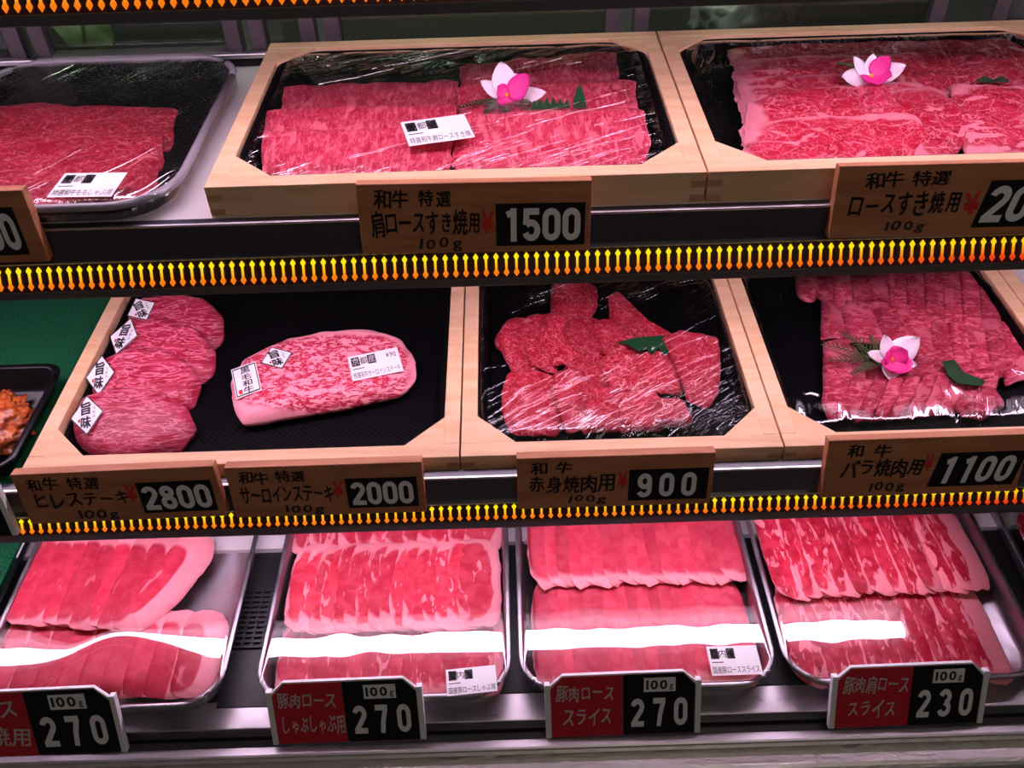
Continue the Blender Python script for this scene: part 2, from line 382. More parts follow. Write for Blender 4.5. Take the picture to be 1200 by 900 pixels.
def slab_mesh(name, pts, t, mat, n=64, jit=0.05, seed=0, arch=0.0, bumpy=0.0012, sx=0.0, sy=0.0, bend=None, wav=0.0):
    """pts: outline round (0,0). arch: rise of the middle across x. sx, sy: tilt. bend: extra height z(x, y)"""
    rnd = random.Random(seed); ol = perim(pts, n, jit, rnd); sd = rnd.random() * 50
    hx = max(abs(p[0]) for p in ol); hy = max(abs(p[1]) for p in ol)
    def lift(x, y):
        z = sx * x + sy * y + arch * (1 - (x / hx) ** 2)
        if bend: z += bend(x / hx, y / hy)
        z += wav * mn.noise(Vector((x * 25 + sd, y * 25, 3)))
        return z
    bm = bmesh.new(); uvl = bm.loops.layers.uv.new('local'); uvn = bm.loops.layers.uv.new('norm')
    top = []; c = None
    for r in RING:
        zt = t * (1 - (max(r - 0.7, 0) / 0.3) ** 3 * 0.7)
        if r == 0: c = bm.verts.new((0, 0, t + lift(0, 0) + bumpy * mn.noise(Vector((sd, 0, 0))))); continue
        ring = []
        for x, y in ol:
            X, Y = x * r, y * r
            ring.append(bm.verts.new((X, Y, zt + lift(X, Y) + bumpy * mn.noise(Vector((X * 70 + sd, Y * 70, 1))))))
        top.append(ring)
    low = [bm.verts.new((x * 0.985, y * 0.985, t * 0.08 + lift(x, y))) for x, y in ol]
    mid = [bm.verts.new((x * 0.5, y * 0.5, lift(x * 0.5, y * 0.5))) for x, y in ol]
    c2 = bm.verts.new((0, 0, lift(0, 0)))
    for k in range(n): bm.faces.new((c, top[0][k], top[0][(k + 1) % n]))
    for A, B in zip(top + [low], (top + [low, mid])[1:]):
        for k in range(n): bm.faces.new((A[k], B[k], B[(k + 1) % n], A[(k + 1) % n]))
    for k in range(n): bm.faces.new((c2, mid[(k + 1) % n], mid[k]))
    for f in bm.faces:
        for l in f.loops:
            x, y, z = l.vert.co
            l[uvl].uv = (x * 10, y * 10 + (z - lift(x, y)) * 10); l[uvn].uv = (x / hx, y / hy)
    return bm
def slab(name, pts, t, mat, loc, smooth=True, **kw):
    o = obj(name, slab_mesh(name, pts, t, mat, **kw), mat, None, smooth); o.location = loc; return o
def rot2(pts, a): return [(x * cos(a) - y * sin(a), x * sin(a) + y * cos(a)) for x, y in pts]
def sup(w, d, e=5.0, n=40):
    out = []
    for k in range(n):
        a = 2 * pi * k / n; c, s = cos(a), sin(a); q = (abs(c) ** e + abs(s) ** e) ** (-1 / e)
        out.append((c * q * w / 2, s * q * d / 2))
    return out
def piece(name, pix, z, t, mat, label, cat, group=None, **kw):
    """a piece of meat whose outline lies on the plane z+t (its top face)"""
    w = [P(px, py, z + t) for px, py in pix]
    cx = sum(p.x for p in w) / len(w); cy = sum(p.y for p in w) / len(w)
    pts = [(p.x - cx, p.y - cy) for p in w]
    if sum(pts[i][0] * pts[(i + 1) % len(pts)][1] - pts[(i + 1) % len(pts)][0] * pts[i][1] for i in range(len(pts))) < 0: pts = pts[::-1]
    o = slab(name, pts, t, mat, (cx, cy, z), **kw)
    return tag(o, label, cat, group)
def hit(objs, px, py, zdef):
    d = ray(px, py).normalized(); best = None
    for o in objs:
        mw = o.matrix_basis
        bv = BVHTree.FromPolygons([mw @ v.co for v in o.data.vertices], [list(p.vertices) for p in o.data.polygons])
        r = bv.ray_cast(EYE, d)
        if r[0] is not None and (best is None or r[3] < best[2]): best = (r[0], r[1], r[3])
    if best is None: return P(px, py, zdef), Vector((0, 0, 1))
    return best[0], (best[1] if best[1].z > 0 else -best[1])
ORD = ['first', 'second', 'third', 'fourth', 'fifth', 'sixth', 'seventh', 'eighth', 'ninth', 'tenth', 'eleventh', 'twelfth', 'thirteenth',
       'fourteenth', 'fifteenth', 'sixteenth', 'seventeenth', 'eighteenth', 'nineteenth', 'twentieth']

# ------------------------------------------------------------------ lettering
def glyphs(bm, body, x0, x1, z0, z1, y, off=0.0, jit=0.0, seed=0, shear=0.0, th=0.0003, mi=0, spread=None, bold=0.0):
    """flat letters in the x-z plane, filling the box x0..x1, z0..z1, standing th proud of y (towards -y)"""
    rnd = random.Random(seed); parts = []; pen = 0.0
    for ch in body:
        if ch == ' ': pen += 0.45; continue
        cu = bpy.data.curves.new('glyph', 'FONT'); cu.body = ch; cu.offset = off if ord(ch) < 0x2000 else 0.0; cu.resolution_u = 3
        ob = bpy.data.objects.new('glyph', cu); COL.objects.link(ob)
        dg = bpy.context.evaluated_depsgraph_get(); dg.update()
        me = bpy.data.meshes.new_from_object(ob.evaluated_get(dg))
        bpy.data.objects.remove(ob); bpy.data.curves.remove(cu)
        if not me.vertices: bpy.data.meshes.remove(me); continue
        xs = [v.co.x for v in me.vertices]; w = max(xs) - min(xs); m0 = min(xs)
        wide = ord(ch) > 0x2000
        adv = 1.0 if wide else w + 0.13
        if spread: adv = spread
        ox = (adv - w) / 2
        a = rnd.uniform(-1, 1) * jit * 0.35; s = 1 + rnd.uniform(-1, 1) * jit * 0.5; dz = rnd.uniform(-1, 1) * jit * 0.25
        sk = rnd.uniform(0, 1) * jit * 0.6
        vs = []
        for v in me.vertices:
            X, Z = (v.co.x - m0 - w / 2) * s, (v.co.y - 0.38) * s
            X += Z * sk
            X, Z = X * cos(a) - Z * sin(a), X * sin(a) + Z * cos(a)
            vs.append((pen + ox + w / 2 + X, Z + 0.38 + dz))
        fl = [list(p.vertices) for p in me.polygons]
        bo = bold if bold else (off if wide else 0.0)
        if bo:
            for ex, ez in ((bo, bo * 0.6), (-bo, -bo * 0.6), (bo, -bo * 0.6), (-bo, bo * 0.6)): parts.append(([(X + ex, Z + ez) for X, Z in vs], fl))
        else: parts.append((vs, fl))
        pen += adv
        bpy.data.meshes.remove(me)
    ax = [p[0] for v, _ in parts for p in v]; az = [p[1] for v, _ in parts for p in v]
    kx = (x1 - x0) / (max(ax) - min(ax)); kz = (z1 - z0) / (max(az) - min(az)); mx, mz = min(ax), min(az)
    for vs, fs in parts:
        bv = []
        for X, Z in vs:
            zz = z0 + (Z - mz) * kz; xx = x0 + (X - mx) * kx + (zz - (z0 + z1) / 2) * shear
            bv.append(bm.verts.new((xx, y - th, zz)))
        for f in fs:
            try: bm.faces.new([bv[i] for i in f]).material_index = mi
            except ValueError: pass
def arc(cx, cy, rx, ry, a0, a1, n=14): return [(cx + rx * cos(radians(a0 + (a1 - a0) * k / n)), cy + ry * sin(radians(a0 + (a1 - a0) * k / n))) for k in range(n + 1)]
DIG = {  # centre lines of heavy condensed figures in a 0.62 x 1 cell
    '0': [arc(.31, .69, .20, .20, 0, 180) + arc(.31, .31, .20, .20, 180, 360) + [(.51, .69)]],
    '1': [[(.38, 0), (.38, 1)], [(.40, .90), (.16, .80)]],
    '2': [arc(.31, .70, .20, .195, 170, -20) + [(.46, .56), (.15, .17), (.13, .105)], [(.03, .105), (.60, .105)]],
    '3': [arc(.30, .705, .19, .19, 165, -75) + [(.30, .52)], [(.30, .52)] + arc(.30, .30, .205, .195, 80, -165)],
    '5': [[(.56, .895), (.15, .895)], [(.155, .99), (.13, .50)], arc(.30, .335, .205, .23, 140, -160)],
    '7': [[(.04, .895), (.58, .895)], [(.49, .86), (.36, .45), (.30, 0)]],
    '8': [arc(.31, .735, .175, .16, 0, 360, 24), arc(.31, .30, .20, .195, 0, 360, 24)],
    '9': [arc(.31, .67, .195, .225, 0, 360, 24), [(.505, .67), (.505, .40)] + arc(.30, .30, .205, .195, 0, -160)],
}
def figures(name, mat, parent, body, x0, x1, z0, z1, y, shear=0.0, cell=None):
    bm = bmesh.new(); n = len(body); h = z1 - z0; adv = (x1 - x0) / n; w = cell or adv * 0.94; hw = 0.098
    for i, ch in enumerate(body):
        ox = x0 + adv * i + (adv - w) / 2
        for li, line in enumerate(DIG[ch]):
            kx, kz = w / 0.62, h
            L = []; R = []
            for k, p in enumerate(line):
                a_, b_ = line[max(k - 1, 0)], line[min(k + 1, len(line) - 1)]
                d = Vector((b_[0] - a_[0], b_[1] - a_[1])).normalized(); nn = (-d.y, d.x)
                L.append((p[0] + nn[0] * hw, p[1] + nn[1] * hw)); R.append((p[0] - nn[0] * hw, p[1] - nn[1] * hw))
            def V(p):
                zz = z0 + min(max(p[1], 0.0), 1.0) * kz
                return bm.verts.new((ox + p[0] * kx + (zz - (z0 + z1) / 2) * shear, y - 0.0003 - 0.00002 * li, zz))
            A = [V(p) for p in L]; B = [V(p) for p in R]
            for k in range(len(line) - 1):
                f = bm.faces.new((A[k], A[k + 1], B[k + 1], B[k])); f.normal_update()
                if f.normal.y > 0: f.normal_flip()
    me = bpy.data.meshes.new(name); bm.to_mesh(me); bm.free(); me.materials.append(mat)
    o = bpy.data.objects.new(name, me); COL.objects.link(o); o.parent = parent; return o
def letter_obj(name, mat, parent, items, y):
    bm = bmesh.new()
    for it in items: glyphs(bm, *it[:5], y, **(it[5] if len(it) > 5 else {}))
    me = bpy.data.meshes.new(name)
    for f in bm.faces:
        f.normal_update()
        if f.normal.y > 0: f.normal_flip()
    bm.to_mesh(me); bm.free()
    for m in (mat if isinstance(mat, (list, tuple)) else [mat]): me.materials.append(m)
    o = bpy.data.objects.new(name, me); COL.objects.link(o); o.parent = parent; return o
def solve_h(x, Y, z, tilt, py):
    lo_, hi_ = 0.005, 0.2
    for _ in range(40):
        m = (lo_ + hi_) / 2
        if J((x, Y + m * sin(tilt), z + m * cos(tilt)))[1] > py: lo_ = m
        else: hi_ = m
    return (lo_ + hi_) / 2

#@@SETTING
# ------------------------------------------------------------------ the setting
X0, X1 = -1.15, 1.15
def struct(o): o['kind'] = 'structure'; return o
struct(box('floor', M['floor'], None, -2.2, 2.2, -1.6, 2.0, -0.05, 0.0))
struct(box('wall_back', M['dark'], None, -2.2, 2.2, 1.62, 1.70, 0.0, 2.6))
bm = bmesh.new()
bx(bm, X0, X1, 1.075, 1.10, 0.5, 1.128)                                  # back sheet of the case below the sliding doors
struct(obj('wall_case', bm, M['dark']))
WY = 1.085
def win(i, x0, x1):
    r = thing('window_%d' % i, None, None); r['kind'] = 'structure'
    box('pane', M['glass'], r, x0, x1, WY - 0.002, WY + 0.002, 1.128, 1.50)
    bm = bmesh.new(); bx(bm, x0 - 0.014, x0 + 0.004, WY - 0.011, WY + 0.011, 1.128, 1.50, 0.001)
    bx(bm, x1 - 0.004, x1 + 0.014, WY - 0.011, WY + 0.011, 1.128, 1.50, 0.001)
    bx(bm, x0, x1, WY - 0.010, WY + 0.010, 1.128, 1.132, 0.001); bx(bm, x0, x1, WY - 0.010, WY + 0.010, 1.488, 1.50, 0.001)
    obj('window_frame', bm, M['frame'], r)
for i, (a, b) in enumerate([(-0.95, -0.585), (-0.545, -0.325), (-0.285, -0.235), (-0.195, 0.128), (0.172, 0.515), (0.60, 0.95)]): win(i + 1, a, b)
struct(box('trim_1', M['steel'], None, X0, X1, 1.060, 1.068, 1.128, 1.134, 0.001))

# ------------------------------------------------------------------ shelves
def arrows(bm, x0, x1, pitch, y, z0, z1):
    n = int((x1 - x0) / pitch); H = z1 - z0; cz = (z0 + z1) / 2
    for i in range(n):
        x = x0 + (i + 0.5) * pitch
        pr = [(0.0, 0.0), (0.27, 0.15), (0.24, 0.22), (0.115, 0.30), (0.115, 0.72), (0.22, 0.78), (0.26, 0.85), (0.0, 1.0)]
        pts = [(x + a * pitch, z0 + b * H) for a, b in pr] + [(x - a * pitch, z0 + b * H) for a, b in pr[-2:0:-1]]
        prism(bm, pts, y - 0.0012, y - 0.0002, 'y')
def shelf(label, Yf, zdeck, zlip, zarr, zbase, back, deckmat, lampx, lamp=True, deck_front=None):
    r = thing('display_shelf', label, 'shelf', (0, Yf, zbase), group='lit shelves of the meat case')
    L = lambda y: y - Yf
    Z = lambda z: z - zbase
    box('deck', deckmat, r, X0, X1, 0.012, L(back), Z(zdeck) - 0.012, Z(zdeck))
    bm = bmesh.new(); bx(bm, X0, X1, -0.0015, 0.0015, Z(zlip) - 0.0025, Z(zlip), 0.0006)
    bx(bm, X0, X1, -0.003, 0.006, Z(zarr[1]) + 0.0035, Z(zarr[1]) + 0.0055, 0.0006)
    o = obj('front_lip', bm, M['steel'], r); o['label'] = 'bright steel edge strips'
    box('fascia', M['panel'], r, X0, X1, 0.0, 0.012, Z(zarr[1]) + 0.004, Z(zlip) - 0.0025)
    slope = (EYE.z - zarr[0]) / Yf; H0 = zarr[1] - zarr[0]; tt = math.tan(radians(28))       # the strip leans out towards the customer
    d = tt * H0 / (1 + tt * slope); dz = d / tt; ell = hypot(d, dz)
    s = box('arrow_strip', M['redback'], r, X0, X1, 0.0, 0.004, -ell - 0.001, 0.003)
    s.location = (0, 0, Z(zarr[1])); s.rotation_euler = (-radians(28), 0, 0)
    bm = bmesh.new(); arrows(bm, X0, X1, 0.00945, 0.0, -ell, 0.0)
    a = obj('lit_arrows', bm, arrow_glow('arrow_glow', 0.0, -ell), s); a['label'] = 'glowing yellow to orange double arrows'
    zb = d * slope
    box('base_trim', M['base'], r, X0, X1, -d - 0.002, 0.020, zb, Z(zarr[1]) - dz - 0.001, 0.001)
    bm = bmesh.new(); bx(bm, X0, X1, 0.020, L(back), 0.024, Z(zdeck) - 0.013)
    obj('shelf_core', bm, M['rubber'], r)
    if lamp:
        bm = bmesh.new(); tube(bm, [(lampx[0], 0.040, 0.008), (lampx[1], 0.040, 0.008)], 0.0125, 16)
        o = obj('lamp_tube', bm, M['tube'], r, True); o['label'] = 'white glowing fluorescent tube'
        bm = bmesh.new(); q = [(0.066, 0.0238), (0.066, 0.004), (0.073, -0.003), (0.076, -0.003), (0.076, 0.0238)]
        va, vb = [[bm.verts.new((x, p[0], p[1])) for p in q] for x in (lampx[0] - 0.02, lampx[1] + 0.02)]
        bm.faces.new(va); bm.faces.new(vb[::-1])
        for k in range(5): bm.faces.new((va[k], va[(k + 1) % 5], vb[(k + 1) % 5], vb[k]))
        bx(bm, lampx[0] - 0.02, lampx[0] - 0.003, 0.026, 0.060, -0.006, 0.0238, 0.002); bx(bm, lampx[1] + 0.003, lampx[1] + 0.02, 0.026, 0.060, -0.006, 0.0238, 0.002)
        obj('lamp_holder', bm, M['whiteplastic'], r)
    return r
DECK1, RIM1 = 1.119, 1.150
DECK2, RIM2 = 0.859, 0.890
DECK3, RIM3 = 0.630, 0.660
shelf('uppermost shelf edge with glowing arrows, cut off along the top of the photo', 0.74, 1.355, 1.362, (1.298, 1.324), 1.2875, 1.06, M['white'], (-0.95, 0.95))
shelf('shelf with the tags priced 1500 and 2000, glowing arrows along its edge', 0.70, DECK1, 1.1235, (1.0555, 1.0825), 1.046, 1.06, M['white'], (-0.95, 0.78))
shelf('shelf with the tags priced 2800 and 900, glowing arrows along its edge', 0.605, DECK2, 0.880, (0.8115, 0.8365), 0.800, 1.06, M['white'], (-0.95, 0.50))
#@@FRONT
# lowest deck and the front of the case
r = thing('display_deck', 'low deck carrying the steel pork trays at the front of the case', 'shelf', (0, 0.475, 0.5))
box('deck', M['rubber'], r, X0, X1, 0.0325, 0.585, 0.112, 0.130, 0.001)
box('front_ledge', M['steel'], r, X0, X1, 0.0, 0.032, 0.112, 0.1302, 0.001)
box('fascia', M['panel'], r, X0, X1, 0.002, 0.012, 0.0, 0.112)
box('rear_ledge', M['white'], r, X0, X1, 0.236, 0.258, 0.1302, 0.138)
r = thing('front_rail', 'polished steel rail running along the front below the red price plates', 'rail', (0, 0.4485, 0.50))
box('bar', M['railsteel'], r, X0, X1, 0.0, 0.0125, 0.104, 0.118, 0.003)
box('channel', M['base'], r, X0, X1, 0.0125, 0.0255, 0.094, 0.106)
box('skirt', M['rubber'], r, X0, X1, 0.014, 0.024, 0.0, 0.094)
bm = bmesh.new()
bx(bm, X0, X1, 0.424, 0.462, 0.44, 0.601, 0.008, 3)
t = NT('wet_steel'); n_ = t.noise(t.vmath('MULTIPLY', t.obj(), (30, 60, 60)), 1.0, 3, 0.5, 1.0)
M['wet'] = t.pbr(c4(0.95, 0.91, 0.88), 0.48, 1.0, t.bump(n_, 0.35, 0.006))
tag(obj('counter_edge', bm, M['wet']), 'wet stainless steel counter edge along the very bottom of the photo', 'counter')
bm = bmesh.new()
for i in range(12):
    y = 0.572 + i * 0.007; bx(bm, -0.337, -0.277, y, y + 0.0022, 0.631, 0.6345)
for i in range(6):
    x = -0.336 + i * 0.0112; bx(bm, x, x + 0.003, 0.572, 0.655, 0.631, 0.6335)
bx(bm, -0.337, -0.277, 0.50, 0.705, 0.630, 0.6312)
tag(obj('rubber_mat', bm, M['rubber']), 'black perforated mat seen in the gap between the two leftmost steel trays', 'mat')
#@@END
#@@BOXES
# ------------------------------------------------------------------ wooden display boxes
def wooden_box(label, x0, x1, y0, y1, zd, zr):
    h = zr - zd; w = x1 - x0 - 0.0008; d = y1 - y0
    r = thing('wooden_box', label, 'box', ((x0 + x1) / 2, y0, zd), group='pale wooden boxes framing the beef')
    a = w / 2
    box('front_panel', M['wood'], r, -a, a, 0, 0.0185, 0, h, 0.0007)
    box('back_panel', M['wood'], r, -a, a, d - 0.017, d, 0, h, 0.0007)
    for s in (-1, 1):
        box('side_panel', M['wood'], r, min(s * a, s * (a - 0.0165)), max(s * a, s * (a - 0.0165)), 0.0187, d - 0.0172, 0, h - 0.0002, 0.0007)
    for s in (-1, 1):
        for z0 in (h * 0.52, h * 0.06):
            box('joint', M['wood_end'], r, min(s * a * 0.998, s * (a - 0.0135)), max(s * a * 0.998, s * (a - 0.0135)), -0.0003, 0.002, z0, z0 + 0.0065)['label'] = 'darker end grain square of a corner joint'
    b = a - 0.0164; g = 0.040
    for s in (-1, 1):
        for yy, q in ((0.0184, 1), (d - 0.0171, -1)):
            bm = bmesh.new(); pts = [(s * b, yy), (s * b, yy + q * g), (s * (b - g), yy)]
            prism(bm, pts, h - 0.016, h - 0.0004); obj('corner_block', bm, M['wood'], r)
    return r
def black_tray(label, x0, x1, y0, y1, z, h, r=0.046, inset=0.012, filmmat=None, filmz=None, rimmat=None, **kw):
    w, d = x1 - x0, y1 - y0
    t = thing('plastic_tray', label, 'tray', ((x0 + x1) / 2, (y0 + y1) / 2, z), group='black plastic trays')
    bm = bmesh.new(); dish(bm, w, d, h, r, inset, 0.005); obj('body', bm, M['blackgrid'], t, False)
    if rimmat:
        rm = bmesh.new(); tube(rm, [(x, y, h - 0.001) for x, y in rrect(w - 0.004, d - 0.004, r * 0.97)] + [(w / 2 - 0.002, d / 2 - r, h - 0.001)], 0.0042, 8); o = obj('rim', rm, M[rimmat], t, True); o['label'] = 'rim under the film, coloured pale grey for the film sheen'
    if filmmat: film_sheet('plastic_wrap', M[filmmat], t, w - 0.002, d - 0.002, (filmz or h + 0.0006), r=r * 0.9, **kw)
    return t
Y1A, Y1B, Y2A, Y2B = 0.717, 1.050, 0.6235, 0.992
wooden_box('pale wooden box around the tray with two beef bundles, above the 1500 tag', -0.2705, 0.1805, Y1A, Y1B, DECK1, RIM1)
wooden_box('pale wooden box of large marbled slices at the upper right, above the right-hand 2000 tag', 0.1815, 0.630, Y1A, Y1B, DECK1, RIM1)
wooden_box('pale wooden box holding four fillet steaks and one sirloin', -0.4990, -0.0555, Y2A, Y2B, DECK2, RIM2)
wooden_box('pale wooden box around the red beef pieces above the 900 tag', -0.0545, 0.2730, Y2A, Y2B, DECK2, RIM2)
wooden_box('pale wooden box around the rib slices above the 1100 tag', 0.2740, 0.6120, Y2A, Y2B, DECK2, RIM2)
wooden_box('pale wooden box barely in view at the right end of the 2800 and 900 shelf', 0.6130, 0.95, Y2A, Y2B, DECK2, RIM2)

bt = lambda lab, x0, x1, ya, yb, zd, hh, fm, **kw: black_tray(lab, x0 + 0.0185, x1 - 0.0185, ya + 0.021, yb - 0.019, zd + 0.0005, hh, filmmat=fm, **kw)
bt('black tray with two bundles of beef slices under creased film, orchid on top', -0.2705, 0.1805, Y1A, Y1B, DECK1, 0.027, 'film1', seed=2, wr=0.0016, dome=lambda x, y: -0.010 * math.exp(-(y + 0.146) / 0.028))
bt('black tray of wide fatty beef slices under film at the upper right', 0.1815, 0.630, Y1A, Y1B, DECK1, 0.027, 'film3', seed=3, dome=lambda x, y: -0.010 * math.exp(-(y + 0.146) / 0.028))
bt('uncovered black embossed tray under the fillet and sirloin steaks', -0.4990, -0.0555, Y2A, Y2B, DECK2, 0.020, None)
bt('black tray of lean red beef pieces under loose creased film', -0.0545, 0.2730, Y2A, Y2B, DECK2, 0.025, 'film2', seed=5, wr=0.0025, dome=lambda x, y: 0.011 * (1 - ((y + 0.01) / 0.163) ** 2))
bt('black tray of rib slices with an orchid under film', 0.2740, 0.6120, Y2A, Y2B, DECK2, 0.025, 'film3', seed=6, wr=0.0018, dome=lambda x, y: 0.011 * (1 - ((y + 0.01) / 0.163) ** 2))
black_tray('wide black tray with rounded corners, beef sheets at the upper left', -0.580, -0.300, 0.7035, 1.040, DECK1 + 0.0003, 0.022, r=0.06, inset=0.013, filmmat='film_left', seed=8, wr=0.0015, drop=0.014, rimmat='sheenrim')

#@@BEEF1
# ------------------------------------------------------------------ beef on the upper shelf
def series(specs, mat, group, **kw):
    out = []
    for i, (pix, z, t, lab) in enumerate(specs):
        k = dict(kw); k.setdefault('seed', i * 7 + len(pix)); out.append(piece('beef_slice', pix, z, t, M[mat], lab, 'meat', group, **k))
    return out
z1 = DECK1 + 0.0145
dip = lambda k: (lambda a, b: -k * math.exp(-((b - 1) / 0.14) ** 2))
zt = DECK1 + 0.0055
left_sheets = series([
    ([(-70, 130), (28, 123), (208, 126), (198, 168), (-70, 178)], zt + 0.000, 0.006, 'rearmost beef sheet in the wide black tray at the upper left'),
    ([(-70, 163), (192, 157), (188, 192), (-70, 202)], zt + 0.001, 0.006, 'second beef sheet from the back in the wide black tray at upper left'),
    ([(-70, 186), (186, 180), (183, 214), (-70, 226)], zt + 0.001, 0.006, 'beef sheet carrying the white label in the wide black tray'),
    ([(-70, 208), (180, 203), (163, 234), (-70, 246)], zt - 0.001, 0.006, 'frontmost beef sheet in the wide black tray at the upper left')],
    'm_momo', 'beef sheets in the wide black tray', jit=0.025, sy=0.12, bumpy=0.0016, wav=0.002, n=110, bend=dip(0.007))
b1l = series([
    ([(335, 99), (536, 93), (535, 138), (322, 145)], z1, 0.006, 'rearmost slice of the left beef bundle above the 1500 tag'),
    ([(309, 127), (536, 121), (533, 168), (304, 175)], z1 + 0.001, 0.006, 'second slice from the back in the left beef bundle above the 1500 tag'),
    ([(307, 153), (532, 147), (528, 188), (304, 196)], z1 + 0.002, 0.006, 'third slice from the back in the left beef bundle above the 1500 tag'),
    ([(314, 176), (528, 168), (526, 201), (318, 208)], z1 - 0.002, 0.006, 'lowest front slice of the left beef bundle above the 1500 tag')],
    'm_kata', 'left beef bundle above the 1500 tag', jit=0.022, sy=0.12, bumpy=0.0022, wav=0.002, n=110, bend=dip(0.007))
b1r = series([
    ([(538, 77), (640, 68), (722, 62), (731, 104), (540, 116)], z1, 0.006, 'rearmost slice of the right beef bundle, behind the orchid'),
    ([(536, 99), (744, 93), (750, 135), (534, 145)], z1 + 0.001, 0.006, 'middle slice of the right beef bundle under the orchid'),
    ([(532, 133), (752, 125), (763, 160), (758, 181), (528, 186)], z1 + 0.002, 0.006, 'wide front slice of the right beef bundle, before the green leaf'),
    ([(530, 172), (756, 165), (760, 191), (533, 200)], z1 - 0.002, 0.006, 'lowest front slice of the right beef bundle above the 1500 tag')],
    'm_kata', 'right beef bundle above the 1500 tag', jit=0.022, sy=0.12, bumpy=0.0022, wav=0.002, n=110, bend=dip(0.007))
b2 = series([
    ([(845, 46), (1000, 38), (1215, 34), (1215, 72), (866, 82)], z1 + -0.001, 0.006, 'rearmost wide slice in the upper right box, partly grey'),
    ([(857, 68), (1080, 60), (1094, 102), (864, 112)], z1 + -0.0005, 0.006, 'second wide slice from the back in the upper right box'),
    ([(1050, 64), (1110, 58), (1215, 62), (1215, 104), (1062, 100)], z1 + 0.001, 0.006, 'rear slice of the right-hand stack in the upper right box'),
    ([(862, 90), (1060, 82), (1078, 126), (872, 137)], z1 + 0.0005, 0.006, 'wide slice just before the orchid in the upper right box'),
    ([(874, 118), (950, 103), (1075, 92), (1104, 130), (1085, 150), (870, 164)], z1 + 0.001, 0.006, 'wide slice second from the front in the upper right box'),
    ([(870, 146), (945, 134), (1078, 130), (1095, 160), (1078, 184), (985, 190), (893, 192), (873, 176)], z1 + 0.001, 0.006, 'large front slice with a broad white fat edge in the upper right box'),
    ([(1038, 108), (1085, 98), (1122, 118), (1138, 150), (1118, 180), (1070, 184), (1080, 140)], z1 + 0.003, 0.005, 'folded slice between the large front slice and the right stack'),
    ([(1112, 97), (1215, 102), (1215, 168), (1135, 172), (1118, 130)], z1 + 0.001, 0.006, 'front slice of the right-hand stack in the upper right box')],
    'm_rib', 'wide slices in the upper right box', jit=0.045, sy=0.08, bumpy=0.002, wav=0.002, n=120, bend=dip(0.007))

#@@BEEF2
# ------------------------------------------------------------------ beef on the middle shelf
z2 = DECK2 + 0.006
fil = []
for i, (pix, lab) in enumerate([
    ([(147, 364), (163, 351), (205, 347), (243, 351), (260, 364), (258, 384), (240, 398), (180, 398), (148, 386)], 'fillet steak at the back of the row of four'),
    ([(131, 392), (148, 377), (190, 375), (232, 385), (250, 401), (247, 421), (230, 434), (170, 436), (131, 412)], 'second fillet steak from the back, under its diamond sticker'),
    ([(97, 445), (118, 421), (158, 408), (195, 410), (226, 424), (233, 440), (222, 462), (178, 474), (108, 470)], 'third fillet steak from the back, between two others'),
    ([(77, 492), (92, 466), (140, 455), (190, 458), (219, 474), (227, 492), (205, 514), (150, 528), (110, 524), (87, 512)], 'frontmost fillet steak, the whole face showing')]):
    fil.append(piece('fillet_steak', pix, z2, 0.019, M['m_fillet'], lab, 'steak', 'fillet steaks in a row', seed=i + 40, jit=0.025, sy=0.22, bumpy=0.0012, n=72,
                     bend=lambda a, b: 0.003 * (1 - a * a) * (1 - b * b)))
sir = piece('sirloin_steak', [(267, 438), (282, 412), (330, 391), (380, 381), (435, 377), (466, 386), (484, 408), (488, 433), (470, 452), (400, 468), (330, 480), (279, 489), (270, 468)], z2, 0.020,
            M['m_sirloin'], 'marbled sirloin steak with a white fat edge lying alone on the black tray', 'steak', None, seed=77, jit=0.02, bumpy=0.0008, n=96)
red = []
edge = lambda k: (lambda a, b: -k * math.exp(-((a + 1) / 0.22) ** 2) - 0.6 * k * math.exp(-((b - 1) / 0.2) ** 2))
